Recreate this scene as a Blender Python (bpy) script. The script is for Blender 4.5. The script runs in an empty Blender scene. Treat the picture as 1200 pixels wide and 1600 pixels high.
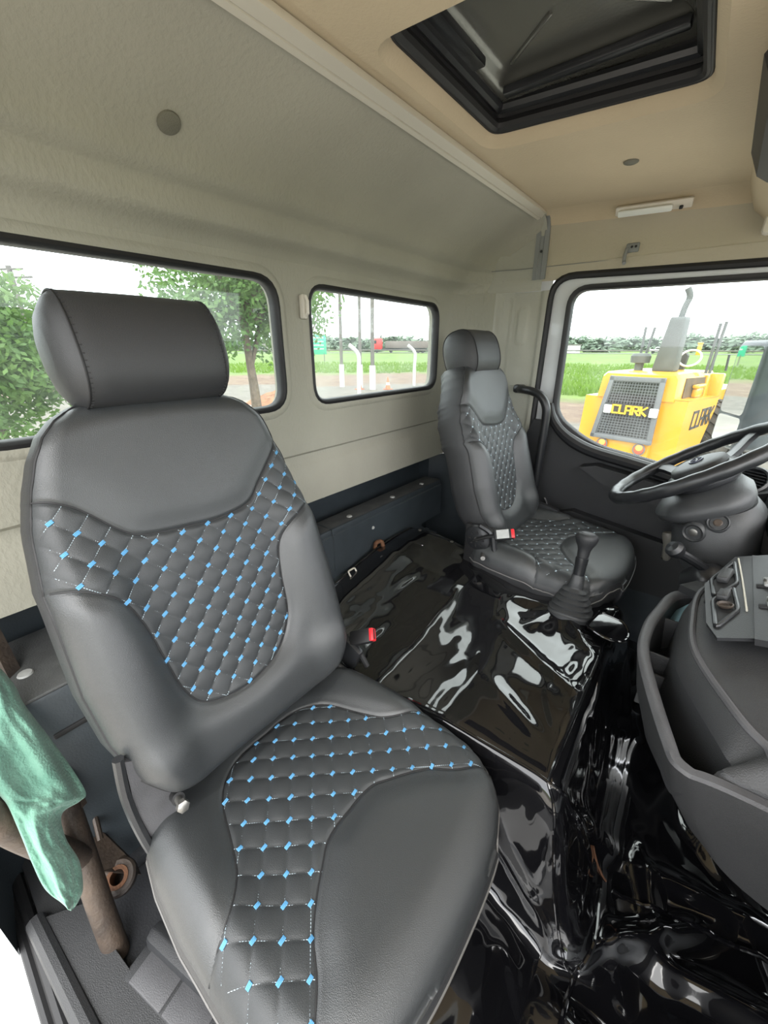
import bpy, bmesh, math, random
import numpy as np
from mathutils import Vector, Matrix, noise
from mathutils.geometry import tessellate_polygon

random.seed(7)
SC = bpy.context.scene
COL = SC.collection
pi = math.pi

# ------------------------------------------------------------------ camera
cam_data = bpy.data.cameras.new('camera')
cam = bpy.data.objects.new('camera', cam_data)
COL.objects.link(cam)
cam_data.sensor_fit = 'VERTICAL'
cam_data.sensor_height = 24.0
cam_data.lens = 620.0 / 1600.0 * 24.0
cam_data.clip_start = 0.01
cam_data.clip_end = 3000
cam.location = (0.95, 0.15, 1.25)
YAW, PITCH = math.radians(38.491), math.radians(22.594)
cam.rotation_euler = (pi / 2 - PITCH, 0, YAW)
SC.camera = cam

# ------------------------------------------------------------------ world and light
world = bpy.data.worlds.new('overcast_sky')
SC.world = world
world.use_nodes = True
wn = world.node_tree
wn.nodes.clear()
w_out = wn.nodes.new('ShaderNodeOutputWorld')
w_bg = wn.nodes.new('ShaderNodeBackground')
w_geo = wn.nodes.new('ShaderNodeTexCoord')
w_sep = wn.nodes.new('ShaderNodeSeparateXYZ')
w_ramp = wn.nodes.new('ShaderNodeValToRGB')
wn.links.new(w_geo.outputs['Generated'], w_sep.inputs[0])
wn.links.new(w_sep.outputs['Z'], w_ramp.inputs[0])
w_ramp.color_ramp.elements[0].position = 0.0
w_ramp.color_ramp.elements[0].color = (0.92, 0.95, 1.0, 1)
w_ramp.color_ramp.elements[1].position = 0.7
w_ramp.color_ramp.elements[1].color = (1.0, 1.0, 0.99, 1)
w_bg.inputs['Strength'].default_value = 5.2
wn.links.new(w_ramp.outputs[0], w_bg.inputs[0])
wn.links.new(w_bg.outputs[0], w_out.inputs[0])

SC.view_settings.view_transform = 'Standard'
SC.view_settings.look = 'None'
SC.view_settings.gamma = 1.0
SC.view_settings.use_curve_mapping = False
SC.view_settings.exposure = 0.0

sun_d = bpy.data.lights.new('veiled_sun', 'SUN')
sun_d.energy = 2.6
sun_d.angle = math.radians(50)
sun_d.color = (1.0, 0.97, 0.92)
sun = bpy.data.objects.new('veiled_sun', sun_d)
COL.objects.link(sun)
sun.rotation_euler = Vector((-0.55, 0.75, -0.75)).to_track_quat('-Z', 'Y').to_euler()

# ------------------------------------------------------------------ materials
def mat(name, col, rough=0.5, metal=0.0, var=0.0, vscale=8.0, bump=0.0, bscale=200.0, col2=None, spec=None, coat=0.0,
        ior=None, stretch=None, detail=4.0, trans=None, sheen=0.0, coatr=0.05):
    m = bpy.data.materials.new(name)
    m.use_nodes = True
    nt = m.node_tree
    b = nt.nodes['Principled BSDF']
    b.inputs['Base Color'].default_value = (*col, 1)
    b.inputs['Roughness'].default_value = rough
    b.inputs['Metallic'].default_value = metal
    if spec is not None: b.inputs['Specular IOR Level'].default_value = spec
    if ior: b.inputs['IOR'].default_value = ior
    if coat:
        b.inputs['Coat Weight'].default_value = coat
        b.inputs['Coat Roughness'].default_value = coatr
    if sheen: b.inputs['Sheen Weight'].default_value = sheen
    if var or bump:
        tc = nt.nodes.new('ShaderNodeTexCoord')
        src = tc.outputs['Object']
        if stretch:
            mp = nt.nodes.new('ShaderNodeMapping')
            mp.inputs['Scale'].default_value = stretch
            nt.links.new(src, mp.inputs[0])
            src = mp.outputs[0]
    if var:
        n = nt.nodes.new('ShaderNodeTexNoise')
        n.inputs['Scale'].default_value = vscale
        n.inputs['Detail'].default_value = detail
        nt.links.new(src, n.inputs['Vector'])
        r = nt.nodes.new('ShaderNodeValToRGB')
        r.color_ramp.elements[0].position = 0.3
        r.color_ramp.elements[1].position = 0.7
        c2 = col2 or tuple(max(0, c * (1 - var)) for c in col)
        r.color_ramp.elements[0].color = (*c2, 1)
        r.color_ramp.elements[1].color = (*col, 1)
        nt.links.new(n.outputs[0], r.inputs[0])
        nt.links.new(r.outputs[0], b.inputs['Base Color'])
    if bump:
        n = nt.nodes.new('ShaderNodeTexNoise')
        n.inputs['Scale'].default_value = bscale
        n.inputs['Detail'].default_value = 3
        nt.links.new(src, n.inputs['Vector'])
        bm = nt.nodes.new('ShaderNodeBump')
        bm.inputs['Strength'].default_value = bump
        bm.inputs['Distance'].default_value = 0.002
        nt.links.new(n.outputs[0], bm.inputs['Height'])
        nt.links.new(bm.outputs[0], b.inputs['Normal'])
    return m

M = {}
M['liner'] = mat('grey_felt_lining', (0.385, 0.375, 0.31), 0.9, var=0.16, vscale=3.0, bump=0.9, bscale=120, stretch=(1, 1, .6))
M['headliner'] = mat('beige_headliner', (0.585, 0.485, 0.335), 0.9, var=0.14, vscale=2.5, bump=0.5, bscale=160)
M['header'] = mat('header_lining_shade_tone', (0.47, 0.425, 0.325), 0.9, var=0.12, vscale=3, bump=0.5, bscale=160)  # wall cloth as it looks in the header's light; shading mixed into the colour
M['sidepanel'] = mat('grey_side_panel', (0.40, 0.395, 0.335), 0.85, var=0.1, vscale=4, bump=0.6, bscale=200)
M['leather'] = mat('charcoal_leatherette', (0.036, 0.039, 0.041), 0.33, bump=0.35, bscale=900, spec=0.75, var=0.12, vscale=9)
M['leather_side'] = mat('charcoal_leatherette_side', (0.032, 0.033, 0.035), 0.44, bump=0.35, bscale=900, spec=0.5)
M['quilt'] = mat('quilted_leatherette', (0.034, 0.037, 0.039), 0.42, bump=0.3, bscale=900, spec=0.5)
M['blue'] = mat('blue_thread', (0.11, 0.34, 0.60), 0.5, bump=0.5, bscale=800, stretch=(1, 6, 1))
M['pale_thread'] = mat('pale_blue_thread', (0.42, 0.52, 0.58), 0.6)
M['seam'] = mat('dark_seam', (0.012, 0.012, 0.013), 0.6)
M['hem'] = mat('pale_hem_piping', (0.13, 0.125, 0.12), 0.55)
M['vinyl'] = mat('glossy_black_vinyl', (0.005, 0.005, 0.006), 0.07, ior=1.5, coat=0.8, bump=0.04, bscale=60, coatr=0.03)
M['plastic'] = mat('black_grained_plastic', (0.020, 0.021, 0.023), 0.48, bump=0.4, bscale=700)
M['plastic_sat'] = mat('satin_black_plastic', (0.018, 0.019, 0.021), 0.32, bump=0.15, bscale=500)
M['plastic_grey'] = mat('dark_grey_grained_plastic', (0.036, 0.037, 0.039), 0.45, bump=0.4, bscale=600, var=0.15, vscale=12)
M['plastic_rim'] = mat('worn_grey_plastic_rim', (0.078, 0.078, 0.083), 0.42, bump=0.3, bscale=600, var=0.2, vscale=20)
M['column'] = mat('grey_black_column_plastic', (0.038, 0.040, 0.042), 0.42, bump=0.3, bscale=700)
M['rubber'] = mat('black_rubber', (0.012, 0.012, 0.013), 0.55, bump=0.15, bscale=300)
M['bluesteel'] = mat('blue_grey_painted_steel', (0.042, 0.052, 0.060), 0.38, var=0.25, vscale=14, bump=0.2, bscale=250)
M['dusty'] = mat('dusty_grey_ledge', (0.085, 0.088, 0.088), 0.5, var=0.35, vscale=22, bump=0.5, bscale=300)
M['mat'] = mat('rubber_floor_mat', (0.040, 0.042, 0.047), 0.40, var=0.3, vscale=9, bump=0.35, bscale=260)
M['white'] = mat('white_body_paint', (0.62, 0.64, 0.65), 0.25, coat=0.5)
M['silver'] = mat('brushed_aluminium', (0.66, 0.63, 0.54), 0.42, metal=0.25, bump=0.1, bscale=200, stretch=(1, .05, 1))
M['chrome'] = mat('chrome', (0.7, 0.7, 0.7), 0.15, metal=1.0)
M['steel'] = mat('dull_steel', (0.35, 0.34, 0.32), 0.4, metal=0.9, var=.4, vscale=40)
M['grey_metal'] = mat('grey_painted_bracket', (0.22, 0.23, 0.23), 0.45)
M['rust'] = mat('rusty_brown_steel', (0.085, 0.062, 0.046), 0.5, metal=0.2, var=0.6, vscale=18, col2=(0.035, 0.028, 0.025), bump=0.7, bscale=120)
M['rust_or'] = mat('orange_rust', (0.17, 0.075, 0.035), 0.8, var=0.5, vscale=60, bump=0.6, bscale=200)
M['cloth'] = mat('green_cleaning_cloth', (0.165, 0.335, 0.255), 0.9, var=0.5, vscale=22, col2=(0.10, 0.235, 0.175), bump=1.0, bscale=260, sheen=0.3)
M['red'] = mat('red_release_button', (0.75, 0.03, 0.04), 0.35)
M['cream'] = mat('cream_plastic', (0.66, 0.62, 0.54), 0.4)
M['lightgrey'] = mat('light_grey_label', (0.45, 0.46, 0.45), 0.5, var=.2, vscale=60)
M['knob_grey'] = mat('grey_lever_grip', (0.18, 0.17, 0.15), 0.5)
M['lid'] = mat('black_hatch_lid', (0.13, 0.13, 0.115), 0.25, metal=0.4, coat=0.3, bump=0.15, bscale=150)
M['plug'] = mat('dark_fabric_plug', (0.17, 0.165, 0.13), 0.95, bump=0.6, bscale=500)
M['yellow'] = mat('loader_yellow_paint', (0.62, 0.29, 0.010), 0.35, var=0.07, vscale=3, coat=0.3)
M['yellow_dk'] = mat('loader_dark_opening', (0.10, 0.055, 0.02), 0.7, var=0.5, vscale=6)
M['grille'] = mat('grey_grille_paint', (0.12, 0.122, 0.127), 0.5)
M['radiator'] = mat('dark_radiator', (0.030, 0.028, 0.027), 0.7, var=.5, vscale=5)
M['exhaust'] = mat('grey_exhaust_metal', (0.085, 0.092, 0.088), 0.6, var=.25, vscale=5)
M['tyre'] = mat('dusty_tyre', (0.065, 0.055, 0.042), 0.85, var=0.5, vscale=8)
M['lamp_red'] = mat('red_tail_lens', (0.65, 0.09, 0.05), 0.3)
M['lamp_orange'] = mat('orange_tail_lens', (0.9, 0.35, 0.08), 0.3)
M['lamp_white'] = mat('white_lamp_lens', (0.75, 0.78, 0.74), 0.3)
M['letter_black'] = mat('black_lettering', (0.02, 0.02, 0.02), 0.5)
M['letter_yellow'] = mat('yellow_lettering', (0.95, 0.55, 0.02), 0.4)
M['bark'] = mat('grey_brown_bark', (0.15, 0.115, 0.085), 0.9, var=0.5, vscale=12, bump=1, bscale=30)
M['whitewash'] = mat('whitewashed_concrete', (0.45, 0.45, 0.43), 0.8, var=.2, vscale=6)
M['pole'] = mat('weathered_pole', (0.13, 0.12, 0.105), 0.8, var=0.4, vscale=4)
M['orange'] = mat('orange_cone', (0.8, 0.12, 0.03), 0.5)
M['red_paint'] = mat('red_truck_paint', (0.75, 0.03, 0.03), 0.4)
M['trailer'] = mat('dull_trailer_side', (0.16, 0.13, 0.12), 0.7, var=.3, vscale=.4)
M['farwhite'] = mat('far_white_paint', (0.8, 0.8, 0.8), 0.5)
M['asphalt'] = mat('grey_asphalt', (0.13, 0.13, 0.13), 0.9, var=.2, vscale=2)
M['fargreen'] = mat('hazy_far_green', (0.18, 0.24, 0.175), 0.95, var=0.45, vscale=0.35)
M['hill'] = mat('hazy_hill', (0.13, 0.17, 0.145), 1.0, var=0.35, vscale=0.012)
M['sign_green'] = mat('green_road_sign', (0.02, 0.32, 0.18), 0.5)
M['mirror'] = mat('mirror_glass', (0.8, 0.82, 0.82), 0.02, metal=1.0)
M['sand'] = mat('pale_sand_heap', (0.24, 0.20, 0.145), 0.95, var=0.4, vscale=2.2, bump=1, bscale=12)
M['wire_p'] = mat('purple_wire', (0.10, 0.05, 0.09), 0.5)
M['screen'] = mat('pale_blue_plastic', (0.20, 0.33, 0.38), 0.3)
M['emblem'] = mat('dark_blue_emblem', (0.04, 0.045, 0.09), 0.35)

def leafmat(name, c1, c2, sc=1.5):
    m = mat(name, c1, 0.6, var=0.5, vscale=sc, col2=c2)
    nt = m.node_tree
    b = nt.nodes['Principled BSDF']
    tr = nt.nodes.new('ShaderNodeBsdfTranslucent')
    tr.inputs[0].default_value = (c1[0] * 1.2, c1[1] * 1.3, c1[2], 1)
    mx = nt.nodes.new('ShaderNodeMixShader')
    mx.inputs[0].default_value = 0.35
    nt.links.new(b.outputs[0], mx.inputs[1])
    nt.links.new(tr.outputs[0], mx.inputs[2])
    nt.links.new(mx.outputs[0], nt.nodes['Material Output'].inputs[0])
    return m
M['leaf'] = leafmat('tree_leaves', (0.125, 0.21, 0.055), (0.045, 0.10, 0.028))
M['leaf2'] = leafmat('bright_tree_leaves', (0.11, 0.20, 0.05), (0.045, 0.10, 0.03))
M['grass'] = leafmat('meadow_grass', (0.125, 0.215, 0.018), (0.08, 0.145, 0.014), 0.3)

def glassmat(name, haze, tint=(0.93, 0.97, 0.96)):
    m = bpy.data.materials.new(name)
    m.use_nodes = True
    nt = m.node_tree
    nt.nodes.clear()
    o = nt.nodes.new('ShaderNodeOutputMaterial')
    t = nt.nodes.new('ShaderNodeBsdfTransparent'); t.inputs[0].default_value = (*tint, 1)
    g = nt.nodes.new('ShaderNodeBsdfGlossy'); g.inputs['Roughness'].default_value = 0.02
    d = nt.nodes.new('ShaderNodeBsdfDiffuse'); d.inputs[0].default_value = (0.75, 0.8, 0.8, 1)
    d2 = nt.nodes.new('ShaderNodeBsdfTranslucent'); d2.inputs[0].default_value = (0.75, 0.8, 0.8, 1)
    lw = nt.nodes.new('ShaderNodeLayerWeight')
    pw_ = nt.nodes.new('ShaderNodeMath'); pw_.operation = 'POWER'; pw_.inputs[1].default_value = 5.0
    f = nt.nodes.new('ShaderNodeMath'); f.operation = 'MULTIPLY_ADD'; f.inputs[1].default_value = 0.6; f.inputs[2].default_value = 0.02
    nt.links.new(lw.outputs['Facing'], pw_.inputs[0]); nt.links.new(pw_.outputs[0], f.inputs[0])
    n = nt.nodes.new('ShaderNodeTexNoise'); n.inputs['Scale'].default_value = 9; n.inputs['Detail'].default_value = 6
    tc = nt.nodes.new('ShaderNodeTexCoord')
    mr = nt.nodes.new('ShaderNodeMapRange')
    mr.inputs['From Min'].default_value = 0.4; mr.inputs['From Max'].default_value = 0.75
    mr.inputs['To Min'].default_value = haze * 0.4; mr.inputs['To Max'].default_value = haze * 1.6
    a = nt.nodes.new('ShaderNodeAddShader')
    m1 = nt.nodes.new('ShaderNodeMixShader'); m2 = nt.nodes.new('ShaderNodeMixShader')
    L = nt.links.new
    mh = nt.nodes.new('ShaderNodeMixShader'); mh.inputs[0].default_value = 0.5
    L(d.outputs[0], mh.inputs[1]); L(d2.outputs[0], mh.inputs[2])
    L(tc.outputs['Object'], n.inputs[0]); L(n.outputs[0], mr.inputs[0])
    L(mr.outputs[0], m1.inputs[0]); L(t.outputs[0], m1.inputs[1]); L(mh.outputs[0], m1.inputs[2])
    L(f.outputs[0], m2.inputs[0]); L(m1.outputs[0], m2.inputs[1]); L(g.outputs[0], m2.inputs[2])
    L(m2.outputs[0], o.inputs[0])
    return m
M['glass'] = glassmat('window_glass', 0.03)
M['glass_dirty'] = glassmat('dusty_window_glass', 0.10)

# ground: yard paled for bounce light round the truck, gravel, dirt strip, then meadow
def groundmat():
    m = bpy.data.materials.new('ground')
    m.use_nodes = True
    nt = m.node_tree
    b = nt.nodes['Principled BSDF']; b.inputs['Roughness'].default_value = 0.95
    L = nt.links.new
    tc = nt.nodes.new('ShaderNodeTexCoord')
    ln = nt.nodes.new('ShaderNodeVectorMath'); ln.operation = 'LENGTH'
    L(tc.outputs['Object'], ln.inputs[0])
    nrm = nt.nodes.new('ShaderNodeVectorMath'); nrm.operation = 'NORMALIZE'; L(tc.outputs['Object'], nrm.inputs[0])
    sx = nt.nodes.new('ShaderNodeSeparateXYZ'); L(nrm.outputs[0], sx.inputs[0])
    sm_ = nt.nodes.new('ShaderNodeMapRange'); sm_.inputs['From Min'].default_value = -0.30; sm_.inputs['From Max'].default_value = -0.48
    sm_.inputs['To Min'].default_value = 1.0; sm_.inputs['To Max'].default_value = 0.56
    L(sx.outputs['X'], sm_.inputs[0])
    lm = nt.nodes.new('ShaderNodeMath'); lm.operation = 'MULTIPLY'; L(ln.outputs['Value'], lm.inputs[0]); L(sm_.outputs[0], lm.inputs[1])
    n = nt.nodes.new('ShaderNodeTexNoise'); n.inputs['Scale'].default_value = 0.25; n.inputs['Detail'].default_value = 5
    L(tc.outputs['Object'], n.inputs[0])
    ma = nt.nodes.new('ShaderNodeMath'); ma.operation = 'MULTIPLY_ADD'; ma.inputs[1].default_value = 9.0
    L(n.outputs[0], ma.inputs[0]); L(lm.outputs[0], ma.inputs[2])
    def noisecol(sc, a, c, st=None):
        q = nt.nodes.new('ShaderNodeTexNoise'); q.inputs['Scale'].default_value = sc; q.inputs['Detail'].default_value = 8
        q.inputs['Roughness'].default_value = 0.7
        L(tc.outputs['Object'], q.inputs[0])
        r = nt.nodes.new('ShaderNodeValToRGB')
        r.color_ramp.elements[0].position = 0.35; r.color_ramp.elements[1].position = 0.65
        r.color_ramp.elements[0].color = (*a, 1); r.color_ramp.elements[1].color = (*c, 1)
        L(q.outputs[0], r.inputs[0])
        return r.outputs[0]
    gravel = noisecol(2.5, (0.095, 0.085, 0.07), (0.15, 0.135, 0.115))
    dirt = noisecol(1.2, (0.09, 0.05, 0.032), (0.16, 0.11, 0.07))
    grass = noisecol(0.35, (0.055, 0.105, 0.010), (0.105, 0.17, 0.018))
    def step(v0, v1, A, B):
        mr = nt.nodes.new('ShaderNodeMapRange')
        mr.inputs['From Min'].default_value = v0; mr.inputs['From Max'].default_value = v1
        L(ma.outputs[0], mr.inputs[0])
        x = nt.nodes.new('ShaderNodeMix'); x.data_type = 'RGBA'
        L(mr.outputs[0], x.inputs[0]); L(A, x.inputs[6]); L(B, x.inputs[7])
        return x.outputs[2]
    yard = noisecol(1.5, (0.34, 0.31, 0.27), (0.46, 0.43, 0.38))  # made extra pale near the truck to bounce light up to the ceiling
    c = step(10.0, 15.0, yard, gravel)
    c = step(19.5, 20.5, c, dirt)
    c = step(25.0, 28.5, c, grass)
    L(c, b.inputs['Base Color'])
    return m
M['ground'] = groundmat()

# ------------------------------------------------------------------ helpers
class MB:
    def __init__(s): s.v = []; s.f = []
    def add(s, v, f):
        k = len(s.v); s.v += [tuple(p) for p in v]; s.f += [tuple(i + k for i in q) for q in f]; return s
    def box(s, c, d, R=None, bev=0.0):
        hx, hy, hz = d[0] / 2, d[1] / 2, d[2] / 2
        b = min(bev, hx * .9, hy * .9, hz * .9)
        if b <= 0:
            P = [Vector((x, y, z)) for x in (-hx, hx) for y in (-hy, hy) for z in (-hz, hz)]
            F = [(0, 1, 3, 2), (4, 6, 7, 5), (0, 4, 5, 1), (2, 3, 7, 6), (0, 2, 6, 4), (1, 5, 7, 3)]
        else:
            bm = bmesh.new(); bmesh.ops.create_cube(bm, size=1)
            for v in bm.verts: v.co = Vector((v.co.x * d[0], v.co.y * d[1], v.co.z * d[2]))
            bmesh.ops.bevel(bm, geom=list(bm.edges), offset=b, segments=2, profile=.5, affect='EDGES')
            P = [v.co.copy() for v in bm.verts]; F = [[v.index for v in f.verts] for f in bm.faces]; bm.free()
        if R is not None: P = [R @ p for p in P]
        return s.add([p + Vector(c) for p in P], F)
    def tube(s, pts, r, n=8, closed=False, cap=True, flat=1.0):
        pts = [Vector(p) for p in pts]; m = len(pts)
        rr = r if isinstance(r, (list, tuple)) else [r] * m
        V = []; F = []; up = None
        for i, p in enumerate(pts):
            if closed: t = pts[(i + 1) % m] - pts[i - 1]
            else: t = pts[min(i + 1, m - 1)] - pts[max(i - 1, 0)]
            t.normalize()
            if up is None:
                up = Vector((0, 0, 1)) if abs(t.z) < .9 else Vector((1, 0, 0))
            a = t.cross(up)
            if a.length < 1e-6: a = t.orthogonal()
            a.normalize(); bb = a.cross(t).normalized(); up = bb
            for k in range(n):
                th = 2 * pi * k / n
                V.append(p + a * math.cos(th) * rr[i] + bb * math.sin(th) * rr[i] * flat)
        e = m if closed else m - 1
        for i in range(e):
            for k in range(n):
                a0 = i * n + k; a1 = i * n + (k + 1) % n; b0 = ((i + 1) % m) * n + k; b1 = ((i + 1) % m) * n + (k + 1) % n
                F.append((a0, a1, b1, b0))
        if cap and not closed:
            F.append(tuple(range(n))[::-1]); F.append(tuple((m - 1) * n + k for k in range(n)))
        return s.add(V, F)
    def lathe(s, prof, c=(0, 0, 0), n=24, R=None):
        V = []; F = []
        for (r, z) in prof:
            for k in range(n):
                t = 2 * pi * k / n; V.append(Vector((r * math.cos(t), r * math.sin(t), z)))
        for i in range(len(prof) - 1):
            for k in range(n):
                F.append((i * n + k, i * n + (k + 1) % n, (i + 1) * n + (k + 1) % n, (i + 1) * n + k))
        if prof[0][0] > 1e-6: F.append(tuple(range(n))[::-1])
        if prof[-1][0] > 1e-6: F.append(tuple((len(prof) - 1) * n + k for k in range(n)))
        if R is not None: V = [R @ v for v in V]
        return s.add([v + Vector(c) for v in V], F)
    def prism(s, poly, off):
        """closed 3-D polygon extruded by the vector off"""
        n = len(poly); P = [Vector(p) for p in poly]; o = Vector(off)
        tri = tessellate_polygon([P])
        F = [tuple(t) for t in tri] + [tuple(i + n for i in t)[::-1] for t in tri]
        F += [(i, i + n, (i + 1) % n + n, (i + 1) % n) for i in range(n)]
        return s.add(P + [p + o for p in P], F)
    def grid(s, P):
        """P: array rows x cols x 3"""
        P = np.asarray(P, float); r, c = P.shape[:2]
        F = [(i * c + j, i * c + j + 1, (i + 1) * c + j + 1, (i + 1) * c + j) for i in range(r - 1) for j in range(c - 1)]
        return s.add([tuple(p) for p in P.reshape(-1, 3)], F)

def newmesh(name, v, f, smooth=True, normals=True, angle=None):
    me = bpy.data.meshes.new(name)
    me.from_pydata([tuple(p) for p in v], [], f)
    if normals:
        bm = bmesh.new(); bm.from_mesh(me); bmesh.ops.recalc_face_normals(bm, faces=bm.faces); bm.to_mesh(me); bm.free()
    if smooth:
        me.polygons.foreach_set('use_smooth', [True] * len(me.polygons))
        if angle is not None: me.set_sharp_from_angle(angle=math.radians(angle))
    me.update()
    return me

def adopt(o, parent):
    if parent is not None:
        o.parent = parent
        if parent.type == 'EMPTY':
            o.matrix_parent_inverse = Matrix.Translation(-parent.location)
    return o

def obj(name, mb, m, parent=None, smooth=True, angle=35, label=None, normals=True):
    me = newmesh(name, mb.v, mb.f, smooth, normals, angle)
    me.materials.append(M[m] if isinstance(m, str) else m)
    o = bpy.data.objects.new(name, me); COL.objects.link(o); adopt(o, parent)
    if label: o['label'] = label
    return o

def thing(name, label, cat, loc=(0, 0, 0), group=None):
    o = bpy.data.objects.new(name, None); COL.objects.link(o); o.location = loc
    o.empty_display_size = .05
    return tag(o, label, cat, group)

def tag(o, label, cat, group=None, kind=None):
    o['label'] = label; o['category'] = cat
    if group: o['group'] = group
    if kind: o['kind'] = kind
    return o

def struct(name, mb, m, parent=None, **k):
    o = obj(name, mb, m, parent, **k)
    if parent is None: o['kind'] = 'structure'
    return o

def stuff(o): o['kind'] = 'stuff'; return o

def crom(pts, n=8, closed=False):
    P = [Vector(p) for p in pts]; m = len(P); out = []
    rng = range(m if closed else m - 1)
    for i in rng:
        p0 = P[i - 1] if (closed or i > 0) else P[0]; p1 = P[i]; p2 = P[(i + 1) % m]
        p3 = P[(i + 2) % m] if (closed or i + 2 < m) else P[-1]
        for k in range(n):
            t = k / n
            out.append(0.5 * ((2 * p1) + (p2 - p0) * t + (2 * p0 - 5 * p1 + 4 * p2 - p3) * t * t + (3 * p1 - p0 - 3 * p2 + p3) * t ** 3))
    if not closed: out.append(P[-1])
    return out

def rrect(poly, r, n=6):
    """round the corners of a polygon given as 2-D points; r one radius or one per corner"""
    out = []; m = len(poly); P = [Vector(p) for p in poly]
    for i in range(m):
        rr = r[i] if isinstance(r, (list, tuple)) else r
        a = (P[i - 1] - P[i]); b = (P[(i + 1) % m] - P[i]); la, lb = a.length, b.length
        q = min(rr, la * .49, lb * .49); A = P[i] + a / la * q; B = P[i] + b / lb * q
        for k in range(n + 1):
            t = k / n
            out.append((1 - t) ** 2 * A + 2 * t * (1 - t) * P[i] + t * t * B)
    return out

def with_holes(outer, holes, fn):
    """flat face with holes; fn maps 2-D to 3-D; returns verts, faces"""
    loops = [[Vector((p[0], p[1], 0)) for p in L] for L in [outer] + holes]
    V = [v for L in loops for v in L]
    F = [tuple(t) for t in tessellate_polygon(loops)]
    return [fn(v.x, v.y) for v in V], F

# ------------------------------------------------------------------ outdoor ground
GZ = -1.10
def ground_z(x, y):
    r = math.hypot(x, y)
    z = GZ
    t = min(1, max(0, (r - 60) / 50)); z += 0.75 * t * t * (3 - 2 * t)
    if r > 150: z += min(1, (r - 150) / 600) * 2.0
    return z
g = MB(); rad = [0.0, 3, 6, 9, 12, 15, 18, 21, 24, 27, 31, 36, 42, 50, 60, 75, 90, 105, 120, 150, 200, 300, 500, 900]
V = []; NA = 64
for r in rad:
    for k in range(NA):
        a = 2 * pi * k / NA; x, y = r * math.cos(a), r * math.sin(a)
        dz = 0.07 * noise.noise((x * .35, y * .35, 0)) * (1 if r > 12 else 0)
        V.append((x, y, ground_z(x, y) + dz))
F = []
for i in range(len(rad) - 1):
    for k in range(NA):
        F.append((i * NA + k, (i + 1) * NA + k, (i + 1) * NA + (k + 1) % NA, i * NA + (k + 1) % NA))
struct('ground', MB().add(V, F), 'ground', angle=None, normals=False)

# hills along the horizon
hm = MB(); V = []; F = []
for k in range(181):
    a = pi * (-.05 + 1.15 * k / 180)
    for i, (r, hh) in enumerate([(700, 0.0), (900, .5), (1250, 1.0), (1500, 1.1)]):
        h = (7 + 16 * (noise.noise((a * 2.2, i * .4, 3)) + .35)) * hh
        V.append((r * math.cos(a), r * math.sin(a), max(0.5, h + 1)))
for k in range(180):
    for i in range(3):
        F.append((k * 4 + i, k * 4 + i + 1, (k + 1) * 4 + i + 1, (k + 1) * 4 + i))
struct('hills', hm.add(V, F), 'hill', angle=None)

# ------------------------------------------------------------------ cab shell
WX = 0.0
# --- rear wall with two windows
win_a = rrect([(0.205, 1.083), (0.898, 1.083), (0.898, 1.418), (0.205, 1.418)], 0.07)
win_b = rrect([(0.998, 1.083), (1.705, 1.083), (1.705, 1.410), (0.998, 1.415)], 0.065)
V, F = with_holes([(0.12, 0.945), (1.77, 0.945), (1.77, 1.455), (0.12, 1.455)], [win_a, win_b], lambda y, z: (WX, y, z))
wall = MB().add(V, F)
# profile above the windows (x, z): up, forward ridge, recess, then the slanted roof side
top_prof = [(0.0, 1.455), (0.006, 1.468), (0.020, 1.480), (0.038, 1.488), (0.047, 1.498), (0.049, 1.515), (0.050, 1.531), (0.058, 1.540), (0.078, 1.547), (0.090, 1.564),
            (0.105, 1.588), (0.150, 1.620), (0.205, 1.652), (0.260, 1.679), (0.312, 1.702)]
low_prof = [(0.0, 0.945), (-0.006, 0.940), (-0.012, 0.936), (-0.012, 0.915), (-0.006, 0.905), (0.0, 0.895), (0.0, 0.83), (0.002, 0.777)]
for prof in (top_prof, low_prof):
    ys = np.linspace(0.12, 1.77, 34)
    wall.grid([[(x, y, z) for y in ys] for x, z in prof])
# window surround: raised lip of the lining around each opening
def lip(mb, loop, x0, w, d):
    n = len(loop); c = sum((Vector(p) for p in loop), Vector((0, 0))) / n
    V = []; F = []
    for s_, xx in [(w, 0.0), (w * .7, d * .7), (w * .3, d), (0.0, d * .6), (-0.002, -0.02), (-0.002, -0.045)]:
        for i, p in enumerate(loop):
            p = Vector(p); t = (Vector(loop[(i + 1) % n]) - Vector(loop[i - 1])).normalized(); nn = Vector((t.y, -t.x))
            if nn.dot(p - c) < 0: nn = -nn
            q = p + nn * s_
            V.append((x0 + xx, q.x, q.y))
    for k in range(5):
        for i in range(n):
            F.append((k * n + i, k * n + (i + 1) % n, (k + 1) * n + (i + 1) % n, (k + 1) * n + i))
    mb.add(V, F)
lip(wall, win_a, WX, 0.022, 0.006); lip(wall, win_b, WX, 0.022, 0.006)
wall_rear = struct('wall_rear', wall, 'liner', angle=50)

def wall_plug(name, P, n, r, label, m='plug'):
    R = Vector(n).to_track_quat('Z', 'Y').to_matrix()
    o = obj(name, MB().lathe([(0, .0035), (r * .8, .0035), (r * .97, .002), (r, -.001)], P, 20, R), m)
    return tag(o, label, 'plug')
wall_plug('fabric_plug', (0.1235, 0.606, 1.5993), (0.56, 0, -0.83), 0.0195, 'round dark fabric plug in the sloping grey roof lining, behind the strip')

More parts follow.
